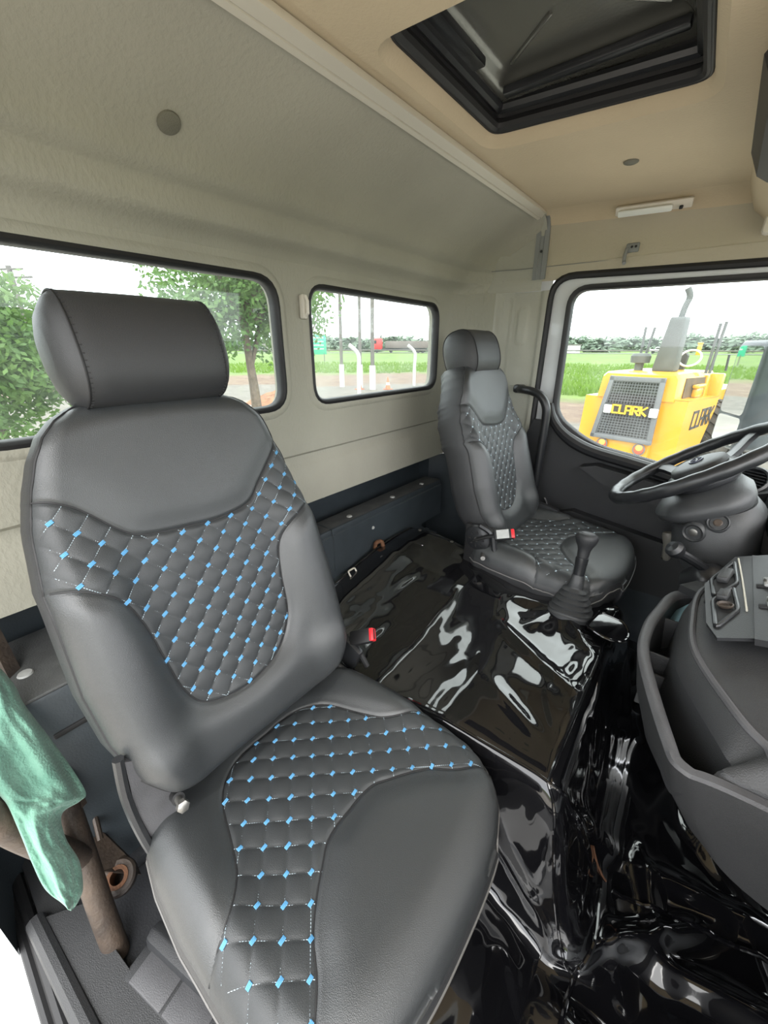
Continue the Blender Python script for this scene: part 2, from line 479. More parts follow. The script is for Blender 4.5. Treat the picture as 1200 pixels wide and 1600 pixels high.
# far rear corner, rounded (rear wall turns into driver side)
def corner(y0, sgn, name, ztop=1.455):
    prof = [(0.0, 0), (0.004, .03), (0.018, .06), (0.042, .088), (0.075, .112), (0.11, .128), (0.15, .135)]
    mb = MB()
    rows = []
    for z in np.linspace(0.777, 1.455, 16):
        rows.append([(x, y0 + sgn * dy, z) for x, dy in prof])
    mb.grid(rows)
    # roof part of the corner: the top profile bends in over the corner
    rows = []
    for (x, z) in top_prof:
        row = []
        for (cx, dy) in prof:
            k = dy / .135
            row.append((x + cx * max(0.0, 1 - x / .15), y0 + sgn * dy * 1.14, z - (.055 * k ** 5) * min(1, max(0, (x - .03) / .1))))
        rows.append(row)
    mb.grid(rows)
    return mb, prof
mb, _ = corner(1.77, 1, '')
mb2, _ = corner(0.12, -1, '')
struct('trim_1', mb, 'liner', label='rounded rear corner lining on the driver side', angle=60)
struct('trim_2', mb2, 'liner', angle=60)

# --- driver side wall (between corner and door opening) with pressed shapes
DX, DY = 0.358, 1.905
def pressed(x, z):
    d = 0.0
    def rr(cx, cz, hx, hz, r, dep, w=.006):
        qx = abs(x - cx) - hx + r; qz = abs(z - cz) - hz + r
        s = math.hypot(max(qx, 0), max(qz, 0)) + min(max(qx, qz), 0) - r
        return dep / (1 + math.exp(max(-30, min(30, s / w * 2.2))))
    d += rr(0.245, 1.18, 0.085, 0.30, .03, 0.016)
    d += rr(0.185, 1.22, 0.020, 0.22, .015, 0.008)
    d -= rr(0.26, 1.33, 0.022, 0.07, .02, 0.007, .004)
    return d
rows = []
for z in np.linspace(0.40, 1.455, 110):
    row = []
    for x in np.linspace(0.15, DX, 46):
        t = (x - .15) / (DX - .15)
        row.append((x, DY + .03 * min(1, t * 3) + pressed(x, z), z))
    rows.append(row)
side = MB().grid(rows)
# lining above, between corner and B pillar
rows = []
for z, dy in [(1.455, .03), (1.47, .028), (1.50, .030), (1.534, .031), (1.536, .028), (1.60, .024), (1.65, .014), (1.68, -.005), (1.70, -.045), (1.715, -.14)]:
    rows.append([(x, DY + dy - (0.02 if x < .2 else 0), z) for x in (0.10, .15, .20, .25, .30, .324)])
side.grid(rows)
struct('wall_driver_side', side, 'sidepanel', angle=60)

# --- front roof panel (headliner) with the hatch opening
hatch_o = rrect([(0.362, 0.840), (0.850, 0.840), (0.835, 1.325), (0.356, 1.325)], 0.06)
def rz(x, y=1.0):
    z = 1.712 - 0.05 * max(0, x - .3) - (0.05 * max(0, x - .9) ** 2)
    if y > 1.60: z -= .10 * (y - 1.60) ** 2
    if y < .35: z -= .6 * (.35 - y) ** 2
    return z
V, F = with_holes([(0.312, 0.55), (1.0, 0.55), (1.0, 1.55), (0.312, 1.55)], [hatch_o], lambda x, y: (x, y, rz(x)))
roof = MB().add(V, F)
xs = np.linspace(0.312, 1.0, 12)
roof.grid([[(x, y, rz(x, y)) for x in xs] for y in np.linspace(1.55, 1.86, 10)])
roof.grid([[(x, y, rz(x, y)) for x in xs] for y in np.linspace(0.0, .55, 8)])
roof.grid([[(x, y, rz(x, y)) for x in np.linspace(1.0, 1.62, 10)] for y in np.linspace(0.0, 1.86, 30)])
# curve down into the header above the driver's door
def hdr(x):
    e = rz(x, 1.86)
    return [(1.86, e), (1.885, e - .006), (1.905, e - .018), (1.920, e - .038), (1.928, 1.62), (1.933, 1.58), (1.936, 1.537)]
roof.grid([[(x, *hdr(x)[k]) for x in np.linspace(.312, 1.62, 24)] for k in range(4)])
struct('trim_10', MB().grid([[(x, *hdr(x)[k]) for x in np.linspace(.312, 1.62, 24)] for k in range(3, 7)]), 'header', label='lining of the header above the driver door', angle=60)
# rim that steps up into the hatch
n = len(hatch_o); c = Vector((.59, 1.075)); V = []; F = []
for s_, dz in [(0, 0), (.006, .005), (.014, .010), (.019, .018), (.021, .026), (.022, .034)]:
    for i, p in enumerate(hatch_o):
        t = (Vector(hatch_o[(i + 1) % n]) - Vector(hatch_o[i - 1])).normalized(); nn = Vector((t.y, -t.x))
        if nn.dot(Vector(p) - c) > 0: nn = -nn
        q = Vector(p) + nn * s_
        V.append((q.x, q.y, rz(q.x) + dz))
for k in range(5):
    for i in range(n): F.append((k * n + i, k * n + (i + 1) % n, (k + 1) * n + (i + 1) % n, (k + 1) * n + i))
roof.add(V, F)
struct('ceiling', roof, 'headliner', angle=50)

# outer roof skin and body panels (keep the sky out)
sk = MB()
sk.box((0.9, 0.97, 1.92), (1.95, 2.2, .03)); sk.box((-0.16, .98, 1.70), (.03, 2.0, .45)); sk.box((0.75, 2.02, 1.75), (1.8, .03, .37)); sk.box((.75, -.06, 1.75), (1.8, .03, .37))
sk.box((.12, 2.02, .75), (.45, .03, 1.70)); sk.box((-.13, -.05, .85), (.10, .03, 1.65)); sk.box((-0.20, .98, .45), (.03, 2.0, 1.1))
sk.box((.8, .97, -.04), (2.0, 2.0, .04)); sk.box((1.78, .97, .35), (.03, 2.1, .95))
struct('body_shell', sk, 'white')

# --- roof strip
st = MB()
def strip(prof, y0, y1, mb):
    mb.grid([[(x, y, z) for x, z in prof] for y in (y0, y1)])
pr_ = [(0.262, 1.700), (0.263, 1.695), (0.271, 1.699), (0.272, 1.703), (0.2735, 1.703), (0.2745, 1.700), (0.292, 1.709), (0.293, 1.714), (.290, 1.722), (.262, 1.705)]
st.grid([[(x + .033, y, z - .014) for x, z in pr_ + [pr_[0]]] for y in np.linspace(0.0, 1.915, 22)])
tag(obj('roof_strip', st, 'silver'), 'pale metal strip running across the roof between the two linings', 'trim')
br = MB()
yy = [(1.900, 1.694), (1.915, 1.682), (1.924, 1.66), (1.927, 1.62), (1.930, 1.58), (1.932, 1.545), (1.933, 1.495)]
br.grid([[(x + .022, y - o_, z - o_ * .3) for x, o_ in [(.262, 0), (.263, .007), (.278, .008), (.281, .004), (.292, .004), (.296, .008), (.312, .007), (.313, 0)]] for y, z in yy])
rb = tag(obj('roof_bracket', br, 'grey_metal'), 'grey metal bracket closing the far end of the roof strip', 'bracket')
obj('screw', MB().lathe([(0, .003), (.004, .002), (.005, 0)], (.309, 1.924, 1.588), 10, Matrix.Rotation(-pi / 2 + .3, 3, 'X').to_3x3() @ Matrix.Rotation(pi, 3, 'X')), 'seam', rb)
wall_plug('roof_plug', (0.643, 1.568, rz(.643, 1.568) - .001), (0, 0, -1), 0.018, 'small round grey plug in the beige roof between hatch and lamp')

# roof hatch
ht = thing('roof_hatch', 'black square roof hatch with ribbed lid set in the beige ceiling', 'hatch', (.6, 1.07, 1.75))
def ring(loop, c, off, z, r, n=10, zf=None):
    P = []
    m = len(loop)
    for i, p in enumerate(loop):
        t = (Vector(loop[(i + 1) % m]) - Vector(loop[i - 1])).normalized(); nn = Vector((t.y, -t.x))
        if nn.dot(Vector(p) - c) > 0: nn = -nn
        q = Vector(p) + nn * off
        P.append((q.x, q.y, rz(q.x) + z))
    return P
obj('seal', MB().tube(ring(hatch_o, c, .026, .035, 0), .0145, 10, True), 'rubber', ht)
wl_ = [ring(hatch_o, c, o_, z_, 0) for o_, z_ in ((.026, .020), (.034, .045), (.034, .115))]; nW = len(wl_[0])
obj('well', MB().grid([r_ + [r_[0]] for r_ in wl_]), 'rubber', ht)
obj('inner_frame', MB().tube(ring(hatch_o, c, .044, .062, 0), .012, 8, True), 'plastic_sat', ht)
def lid_z(x, y):
    u, v = (x - .60), (y - 1.085)
    z = 1.795
    a = max(abs(u) / .19, abs(v) / .17)
    z -= .022 / (1 + math.exp(-(a - .88) * 40))
    return z
lid_rows = [[(x, y, lid_z(x, y)) for x in np.linspace(.36, .84, 70)] for y in np.linspace(.85, 1.31, 70)]
hl = obj('lid', MB().grid(lid_rows), 'lid', ht)
def rib(a, b, w, h, name='rib', m='lid'):
    a, b = Vector(a), Vector(b); d = (b - a).normalized(); L = (b - a).length
    R = Matrix((d, Vector((0, 0, 1)).cross(d), (0, 0, 1))).transposed()
    return obj(name, MB().box((a + b) / 2, (L, w, h), R, .004), m, hl)
rib((.47, .93, 1.794), (.57, 1.04, 1.794), .008, .010); rib((.63, 1.10, 1.794), (.74, 1.20, 1.794), .008, .010)
rib((.46, 1.19, 1.794), (.57, 1.10, 1.794), .008, .010); rib((.64, 1.05, 1.794), (.74, .95, 1.794), .008, .010)
rib((.43, 1.235, 1.772), (.77, 1.235, 1.772), .022, .016, 'cross_rail', 'plastic_sat')
rib((.425, .93, 1.775), (.425, 1.12, 1.775), .030, .016, 'cross_rail', 'plastic_sat')
obj('handle', MB().box((.745, 1.02, 1.775), (.07, .15, .035), None, .008).box((.745, 1.02, 1.757), (.02, .15, .02), None, .006), 'plastic_sat', ht)

# interior lamp, hook
lp = thing('ceiling_lamp', 'slim cream ceiling lamp with small switch above the driver door', 'lamp', (.66, 1.875, 1.66))
a, b = Vector((.556, 1.882, 1.660)), Vector((.768, 1.878, 1.651)); d = (b - a).normalized()
R = Matrix((d, Vector((0, .85, .5)).normalized(), d.cross(Vector((0, .85, .5))).normalized())).transposed()
obj('housing', MB().box((a + b) / 2 + Vector((0, .006, .006)), ((b - a).length, .016, .026), R, .004), 'cream', lp)
obj('lens', MB().box((a + b) / 2 + Vector((-.02, -.004, -.004)), ((b - a).length * .72, .014, .019), R, .005), 'lamp_white', lp)
obj('switch', MB().box(a + d * .185 + Vector((0, -.004, -.007)), (.010, .012, .008), R, .002), 'rubber', lp)
hk = thing('coat_hook', 'small grey coat hook above the driver window', 'hook', (.62, 1.92, 1.56))
obj('base_plate', MB().box((.620, 1.931, 1.563), (.040, .008, .028), None, .008), 'grey_metal', hk)
obj('hook', MB().tube(crom([(.605, 1.925, 1.562), (.603, 1.916, 1.54), (.605, 1.912, 1.522), (.608, 1.904, 1.515)], 4), .006, 8), 'grey_metal', hk)
obj('screw', MB().lathe([(0, .002), (.004, 0)], (.618, 1.9255, 1.565), 8, Matrix.Rotation(pi / 2, 3, 'X')), 'seam', hk)
obj('screw', MB().lathe([(0, .002), (.004, 0)], (.630, 1.9255, 1.565), 8, Matrix.Rotation(pi / 2, 3, 'X')), 'seam', hk)
clip = thing('window_clip', 'small cream plastic clip on the lining between the two rear windows', 'clip', (.01, .972, 1.35))
obj('body', MB().box((.012, .972, 1.352), (.02, .016, .062), None, .006), 'cream', clip)
obj('tip', MB().tube([(.022, .972, 1.378), (.030, .972, 1.365), (.028, .972, 1.335), (.02, .972, 1.33)], .005, 8), 'cream', clip)

# --- windows in the rear wall
def rear_window(idx, loop, glass, label):
    g = MB(); P = [Vector((x, 0)) for x in ()]
    P3 = [(WX + .004, p.x, p.y) for p in loop]
    c = Vector((sum(p.x for p in loop) / len(loop), sum(p.y for p in loop) / len(loop)))
    def ins(o):
        out = []; n = len(loop)
        for i, p in enumerate(loop):
            t = (loop[(i + 1) % n] - loop[i - 1]).normalized(); nn = Vector((t.y, -t.x))
            if nn.dot(p - c) > 0: nn = -nn
            out.append(p + nn * o)
        return out
    n = len(loop)
    V = []; F = []
    prof = [(-.002, -.004), (-.002, .004), (.006, .007), (.012, .002), (.014, -.008), (.014, -.022), (-.002, -.028)]
    for o_, dx in prof:
        for q in ins(o_): V.append((WX + dx, q.x, q.y))
    for k in range(len(prof)):
        for i in range(n):
            k2 = (k + 1) % len(prof)
            F.append((k * n + i, k * n + (i + 1) % n, k2 * n + (i + 1) % n, k2 * n + i))
    w = struct(f'window_{idx}', MB().add(V, F), 'rubber', label=label, angle=60)
    pane = ins(.010)
    obj('pane', MB().prism([(WX - .014, q.x, q.y) for q in pane], (-.004, 0, 0)), glass, w, smooth=False)
rear_window(1, win_a, 'glass', 'rear window behind the near seat with black rubber seal')
rear_window(2, win_b, 'glass_dirty', 'rear window behind the gear lever side with black rubber seal')

# --- trough and ledge behind the seats
tr = MB()
tr.grid([[(x, y, z) for y in (0.1, 1.80)] for x, z in [(.002, .777), (-.02, .772), (-.11, .765), (-.12, .755), (-.12, .735), (-.112, .73), (-.112, .47), (-.05, .45)]])
struct('trim_3', tr, 'bluesteel', label='dark steel trough wall below the rear lining', angle=40)
rv = None
bx = thing('rear_ledge', 'blue-grey painted steel ledge behind the seats with round plugs', 'ledge', (0, 1.1, .5))
pf = [(-.044, .60), (-.044, .664), (-.040, .669), (.036, .673), (.043, .670), (.046, .663), (.046, .652), (.050, .648), (.052, .640), (.052, .52), (.056, .505)]
obj('panel', MB().grid([[(x, y, z) for y in np.linspace(.485, 1.72, 12)] for x, z in pf]), 'bluesteel', bx, angle=30)
obj('top_plate', MB().grid([[(x, y, z) for y in (.485, 1.71)] for x, z in [(-.042, .6705), (.035, .6745), (.040, .6735)]]), 'dusty', bx)
obj('joint', MB().tube([(.053, 1.0, .50), (.053, 1.0, .645), (.047, 1.0, .672), (.0, 1.0, .674), (-.04, 1.0, .671)], .0025, 6), 'bluesteel', bx)
for y in (0.90, 1.12, 1.38, 1.60):
    obj('plug', MB().lathe([(0, .004), (.009, .003), (.011, 0)], (.016, y, .6745), 14), 'lightgrey', bx)
for y, z in ((1.21, .607),):
    obj('plug', MB().lathe([(0, .004), (.006, .003), (.007, 0)], (.053, y, z), 12, Matrix.Rotation(pi / 2, 3, 'Y')), 'lightgrey', bx)
for y in (1.02, 1.36):
    obj('bolt', MB().lathe([(0, .004), (.010, .003), (.012, 0)], (-.015, y, .7735), 14, Matrix.Rotation(pi, 3, 'X') @ Matrix.Rotation(pi / 2, 3, 'Y') @ Matrix.Rotation(pi / 2, 3, 'Y')), 'steel', bx)
tray = tag(obj('floor_tray', MB().grid([[(x, y, z) for y in (.45, 1.55)] for x, z in [(.054, .515), (.058, .492), (.075, .488), (.082, .493), (.095, .493), (.10, .487), (.14, .486)]]), 'bluesteel', angle=30),
           'narrow folded steel tray between the ledge and the glossy vinyl', 'tray')
rb2 = thing('rusty_bracket', 'rusty steel latch bracket at the rear edge of the glossy vinyl', 'bracket', (.09, 1.26, .5))
obj('plate', MB().prism([(.06, 1.16, .497), (.13, 1.17, .497), (.14, 1.24, .50), (.12, 1.40, .502), (.065, 1.40, .502)], (0, 0, .008)), 'rust', rb2)
obj('latch', MB().tube(crom([(.075, 1.20, .505), (.07, 1.205, .545), (.085, 1.225, .55), (.10, 1.215, .512)], 5), .008, 8), 'rust_or', rb2)
obj('rod', MB().tube([(.09, 1.30, .512), (.12, 1.36, .518)], .006, 8), 'steel', rb2)
bk = thing('metal_buckle', 'small cream metal strap loop lying on the steel tray', 'buckle', (.1, 1.04, .5))
lp_ = rrect([(-.012, -.014), (.012, -.014), (.012, .014), (-.012, .014)], .005, 3)
obj('loop', MB().tube([(.105 + p.x * .6, 1.035 + p.y * 1.2, .510 - p.x * .8) for p in lp_], .003, 6, True), 'cream', bk)
obj('tongue', MB().box((.115, 1.035, .494), (.02, .018, .006), None, .002), 'rust_or', bk)

# near side box behind the near seat
nb = thing('storage_box', 'dark steel box with slot and dusty top behind the near seat', 'box', (.07, .3, .12))
obj('body', MB().box((.03, .31, .40), (.22, .34, .54), None, .012), 'bluesteel', nb)
obj('top_plate', MB().box((.03, .31, .6735), (.224, .345, .008), None, .004), 'dusty', nb)
obj('slot', MB().box((.139, .27, .575), (.010, .19, .012), None, .003), 'seam', nb)
obj('plug', MB().lathe([(0, .004), (.011, .003), (.013, 0)], (.060, .178, .678), 14), 'lightgrey', nb)
obj('foot_channel', MB().box((.150, .31, .135), (.03, .34, .03), None, .006), 'mat', nb)

# dark steel lining of the lower corners and side walls
lc = MB()
lc.grid([[(x, y, z) for x, y in [(-.12, 1.72), (-.10, 1.84), (-.02, 1.88), (.10, 1.90), (.20, 1.915), (.36, 1.93)]] for z in (.10, .40, .60, .778)])
lc.grid([[(x, y, z) for x, y in [(-.12, .20), (-.10, .10), (-.02, .02), (.12, .0)]] for z in (.10, .40, .60, .778)])
lc.grid([[(x, y, .776) for x, y in [(-.12, 1.72), (-.10, 1.84), (-.02, 1.88), (.10, 1.90), (.16, 1.905)]], [(x, y, .776) for x, y in [(0, 1.76), (0, 1.77), (.018, 1.83), (.075, 1.882), (.15, 1.905)]]])
lc.grid([[(x, y, z) for x in (.30, 1.0, 1.65)] for y, z in ((1.935, .40), (1.93, .05), (1.80, .04))])
struct('wall_lower', lc, 'bluesteel', angle=40, label='dark painted steel of the lower cab sides')

# --- floor
rows = []
for x in np.linspace(-.1, 1.72, 60):
    row = []
    for y in np.linspace(0.085, 1.95, 60):
        z = .12 + .004 * noise.noise((x * 6, y * 6, 2)) - (.08 * min(1, max(0, (x - .75) / .2)) if x > .75 else 0)
        row.append((x, y, z))
    rows.append(row)
struct('floor', MB().grid(rows), 'mat', angle=None)
# door sill, seals and outer body edge (near side)
def along(prof, xs, m, name, parent=None, label=None, ang=40):
    """profile (y, z) swept along x with a rising rear end"""
    def rise(x): return .45 * max(0, -.10 - x) ** 1.2
    mb = MB().grid([[(x, y + .0 * x, z + rise(x)) for y, z in prof] for x in xs])
    return struct(name, mb, m, parent, angle=ang, label=label)
xs = np.linspace(-.3, 1.5, 50)
along([(.105, .118), (.095, .135), (.085, .142), (.06, .140), (.045, .132), (.040, .10)], xs, 'plastic_grey', 'trim_4', label='dark plastic door sill cover')
sl = MB()
for yc, zc, r in ((.030, .118, .0115), (.012, .108, .010)):
    sl.tube([(x, yc, zc + .45 * max(0, -.10 - x) ** 1.2) for x in xs], r, 8)
struct('trim_5', sl, 'rubber', label='black rubber door seal along the sill')
along([(.045, .11), (.0, .094), (-.012, .088), (-.06, .075), (-.075, .06), (-.08, -.30)], xs, 'white', 'trim_6', label='white painted outer sill of the cab')
sc = thing('sill_cover', 'raised dark plastic cable cover on the near door sill', 'cover', (.15, .07, .14))
obj('cover', MB().prism([(.12, .042, .14), (.165, .112, .14), (.50, .150, .14), (.62, .13, .14), (.62, .045, .14)], (0, 0, .018)), 'plastic_grey', sc)
obj('ridge', MB().tube([(.115, .040, .150), (.60, .075, .158)], .017, 10), 'plastic_grey', sc)
fb = thing('floor_box', 'black plastic box with two flat grey lids on the floor by the near sill', 'box', (.42, .18, .12))
Rf = Matrix.Rotation(math.radians(12), 3, 'Z')
obj('body', MB().box((.445, .185, .135), (.23, .105, .05), Rf, .014), 'plastic', fb)
obj('lid', MB().box((.400, .160, .160), (.085, .055, .006), Rf, .003), 'plastic_rim', fb)
obj('lid', MB().box((.488, .179, .160), (.085, .055, .006), Rf, .003), 'plastic_rim', fb)
obj('rear_hump', MB().box((.42, .205, .15), (.20, .045, .06), Rf, .02), 'plastic', fb)

# --- driver door
door_out = rrect([(.365, .30), (1.60, .30), (1.60, 1.468), (.362, 1.502)], [.05, .05, .12, .085])
door_in = rrect([(.452, .985), (.61, .878), (.90, .835), (1.10, .745), (1.48, .735), (1.40, 1.432), (.445, 1.447)], [.06, .10, .1, .08, .1, .08, .055])
def dY(x, z): return 1.945
V, F = with_holes(door_out, [door_in], lambda x, z: (x, 1.955, z))
d1 = struct('door_1', MB().add(V, F), 'white', label='white painted driver door frame')
obj('seal', MB().tube([(p.x, 1.945, p.y) for p in rrect([(.358, .30), (1.60, .30), (1.60, 1.468), (.362, 1.502)], [.05, .05, .12, .085])], .013, 8, True), 'rubber', d1)
# window gasket and pane
n = len(door_in); cc_ = Vector((.9, 1.1)); V = []; F = []
for o_, dy in [(-.020, 0.0), (-.018, -.010), (-.004, -.010), (.0, -.004), (.0, .03), (-.02, .03)]:
    for i, p in enumerate(door_in):
        t = (door_in[(i + 1) % n] - door_in[i - 1]).normalized(); nn = Vector((t.y, -t.x))
        if nn.dot(p - cc_) > 0: nn = -nn
        q = p + nn * (o_); V.append((q.x, 1.952 + dy, q.y))
for k in range(6):
    for i in range(n): F.append((k * n + i, k * n + (i + 1) % n, ((k + 1) % 6) * n + (i + 1) % n, ((k + 1) % 6) * n + i))
w3 = struct('window_3', MB().add(V, F), 'rubber', label='driver door window with black seal', angle=60)
obj('pane', MB().prism([(p.x, 1.972, p.y) for p in door_in], (0, .004, 0)), 'glass', w3, smooth=False)
# lower trim of the door, ledge under the window and armrest
low = [(.40, .30), (1.60, .30), (1.60, .725), (1.12, .735), (.92, .825), (.62, .868), (.50, .930), (.435, 1.02), (.405, 1.02)]
obj('lower_trim', MB().prism([(x, 1.925, z) for x, z in low], (0, .03, 0)), 'plastic', d1, angle=30)
P = crom([(.430, 1.93, 1.03), (.455, 1.92, .965), (.52, 1.912, .905), (.62, 1.908, .862), (.78, 1.905, .835), (.93, 1.905, .805), (1.05, 1.905, .752), (1.2, 1.905, .73), (1.55, 1.905, .72)], 6)
obj('window_ledge', MB().tube(P, [.012 + .012 * min(1, i / 14) for i in range(len(P))], 10), 'plastic_sat', d1)
obj('armrest', MB().prism([(.60, 1.86, .80), (.66, 1.86, .815), (.86, 1.86, .785), (1.4, 1.86, .66), (1.4, 1.86, .58), (.90, 1.86, .70), (.70, 1.86, .745)], (0, .07, 0)), 'plastic', d1, angle=25)
obj('pocket', MB().prism([(.52, 1.88, .36), (1.5, 1.88, .34), (1.5, 1.88, .50), (.95, 1.88, .55), (.60, 1.88, .60), (.50, 1.88, .56)], (0, .05, 0)), 'plastic', d1, angle=25)
obj('map_groove', MB().tube(crom([(.47, 1.922, .62), (.56, 1.922, .50), (.80, 1.922, .42), (1.1, 1.922, .40)], 6), .006, 6), 'plastic_sat', d1)
# header seam line
struct('trim_7', MB().tube([(.12, 1.905, 1.5355), (.18, 1.9115, 1.5355), (.215, 1.929, 1.5355), (.30, 1.931, 1.5355), (.6, 1.9345, 1.5345), (1.6, 1.936, 1.532)], .0014, 6), 'grey_metal', label='seam above the driver door')
hd = MB().grid([[(x, y, z) for x in np.linspace(.284, 1.62, 8)] for y, z in [(1.932, 1.537), (1.934, 1.53), (1.940, 1.50), (1.945, 1.488)]])
struct('trim_8', hd, 'header', label='narrow lining strip between the header seam and door seal')
# B pillar lower black cover
struct('trim_9', MB().prism([(.335, 1.915, .28), (.415, 1.915, .28), (.418, 1.915, .93), (.410, 1.915, .96), (.375, 1.915, .96), (.352, 1.915, .90)], (0, .03, 0)), 'plastic', label='black plastic cover at the foot of the door pillar')

# grab handle
gh = thing('grab_handle', 'black curved grab handle beside the driver door opening', 'handle', (.42, 1.87, .55))
P = crom([(.300, 1.905, 1.083), (.325, 1.885, 1.083), (.365, 1.870, 1.080), (.405, 1.862, 1.066), (.432, 1.860, 1.030), (.440, 1.860, .985), (.440, 1.862, .86), (.437, 1.868, .72), (.430, 1.880, .56), (.425, 1.90, .52)], 6)
obj('bar', MB().tube(P, .0165, 12), 'plastic_sat', gh)
obj('mount', MB().box((.297, 1.912, 1.083), (.055, .03, .036), None, .012), 'plastic_sat', gh)
obj('screw', MB().lathe([(0, .003), (.006, .002), (.008, 0)], (.292, 1.896, 1.083), 12, Matrix.Rotation(pi / 2, 3, 'X')), 'seam', gh)
obj('mount', MB().box((.425, 1.905, .52), (.05, .04, .06), None, .012), 'plastic_sat', gh)

# overhead shelf at the windscreen side
oh = thing('overhead_shelf', 'beige overhead shelf with black pocket at the right edge of the roof', 'shelf', (1.0, 1.4, 1.6))
obj('body', MB().prism([(.905, 1.05, 1.70), (.893, 1.05, 1.675), (.920, 1.05, 1.615), (.955, 1.05, 1.585), (1.5, 1.05, 1.56), (1.5, 1.05, 1.68)], (0, .86, 0)), 'headliner', oh, angle=30)
obj('pocket', MB().prism([(.900, 1.14, 1.668), (.890, 1.14, 1.655), (.912, 1.14, 1.608), (.935, 1.14, 1.592), (.95, 1.14, 1.61), (.92, 1.14, 1.66)], (0, .42, 0)), 'plastic', oh, angle=30)
obj('end_cap', MB().box((.975, 1.885, 1.575), (.05, .05, .06), None, .012), 'cream', oh)

# --- windscreen side (outside the frame, closes the cab)
ws = MB()
ws.box((1.72, .97, .80), (.06, 1.96, .10))
ws.tube([(1.72, .02, .80), (1.56, .05, 1.70)], .045, 8); ws.tube([(1.72, 1.93, .80), (1.56, 1.90, 1.70)], .045, 8); ws.tube([(1.60, .05, 1.72), (1.60, 1.90, 1.72)], .045, 8)
struct('wall_front', ws, 'white', label='windscreen frame of the cab')

# ------------------------------------------------------------------ seats
def poly_dist(U, W, pl):
    """distance of points (U, W) to a polyline, numpy"""
    best = np.full(U.shape, 1e9)
    for (x0, y0), (x1, y1) in zip(pl[:-1], pl[1:]):
        dx, dy = x1 - x0, y1 - y0
        t = np.clip(((U - x0) * dx + (W - y0) * dy) / (dx * dx + dy * dy + 1e-12), 0, 1)
        best = np.minimum(best, np.hypot(U - x0 - t * dx, W - y0 - t * dy))
    return best

def sm(pts, n=6): return [(p.x, p.y) for p in crom([(a, b, 0) for a, b in pts], n)]

def sig(x): return 1 / (1 + np.exp(-np.clip(x, -30, 30)))

YOKE = sm([(-.27, .53), (-.21, .528), (-.180, .515), (-.158, .496), (-.125, .458), (-.095, .440), (-.02, .430), (.035, .427), (.095, .437), (.13, .470), (.175, .515), (.22, .56), (.27, .60)])
LOWER = sm([(-.27, .40), (-.225, .400), (-.195, .388), (-.162, .357), (-.143, .303), (-.134, .239), (-.123, .172), (-.10, .129), (-.05, .112), (.01, .114), (.07, .139), (.107, .192), (.118, .274), (.133, .339), (.165, .375), (.225, .402), (.27, .41)])
W_T = [(0.0, .165), (.03, .195), (.08, .222), (.15, .238), (.24, .244), (.40, .238), (.50, .222), (.56, .205), (.60, .190), (.63, .172), (.648, .150), (.66, .12)]

def quilt(U, Wv, du, dv, ou, ov):
    p = (U - ou) / du + (Wv - ov) / dv
    q = (U - ou) / du - (Wv - ov) / dv
    return np.sqrt(np.abs(np.sin(pi * p) * np.sin(pi * q)) + 1e-6), p, q

class Backrest:
    DU, DV, OU, OV = .0465, .0475, .369 - .455, .424
    su = 1.0
    def __init__(s, base, yc, lean=(-.301, .954), seam_side=None):
        s.b = Vector(base); s.yc = yc
        s.d = Vector((lean[0], 0, lean[1])); s.n = Vector((lean[1], 0, -lean[0]))
    def h(s, U, Vv):
        w = np.interp(Vv, [a for a, _ in W_T], [b for _, b in W_T])
        R = .036
        vtop = .662 - .035 * (np.abs(U) / .2) ** 3
        a = np.clip(1 - (w - np.abs(U)) / R, 0, 1)
        t = np.clip(1 - (vtop - Vv) / .045, 0, 1)
        bt = np.clip(1 - Vv / .04, 0, 1)
        q = np.clip(np.sqrt(a ** 2 + t ** 2 + bt ** 2), 0, 1)
        h = -.036 * (1 - np.sqrt(1 - q ** 2 + 1e-9))
        # bolsters
        side = sig((np.abs(U) - .135) / .014) * sig((.43 - Vv) / .02) * sig((Vv - .03) / .02)
        h = h + .030 * side * np.exp(-((np.abs(U) - .185) / .06) ** 2)
        h = h + .012 * sig((.115 - Vv) / .012) * sig((Vv - .01) / .02)
        # yoke puff
        dyk = poly_dist(U, Vv, YOKE); dlo = poly_dist(U, Vv, LOWER)
        up = Vv > np.interp(U, [a for a, _ in YOKE], [b for _, b in YOKE])
        lo = Vv < np.interp(U, [a for a, _ in LOWER], [b for _, b in LOWER])
        ins = ~(up | lo)
        h = h + np.where(up, .008 * (1 - np.exp(-(dyk / .03) ** 2)), 0)
        h = h + np.where(lo, .010 * (1 - np.exp(-(dlo / .02) ** 2)), 0)
        h = h - .0035 * np.exp(-(np.minimum(dyk, dlo) / .0035) ** 2)
        Q, p, qq = quilt(U, Vv, s.DU, s.DV, s.OU, s.OV)
        edge = 1 - np.exp(-(np.minimum(dyk, dlo) / .006) ** 2)
        h = h + np.where(ins, (.0036 * Q - .002) * edge, 0)
        h = h + .0012 * np.sin(U * 23 + Vv * 9) * np.sin(Vv * 17)
        return h, up, lo, ins
    def P(s, u, v, h): return s.b + s.d * v + Vector((0, u * s.su, 0)) + s.n * h
    def at(s, u, v):
        h = float(s.h(np.array([u]), np.array([v]))[0][0])
        return s.P(u, v, h)

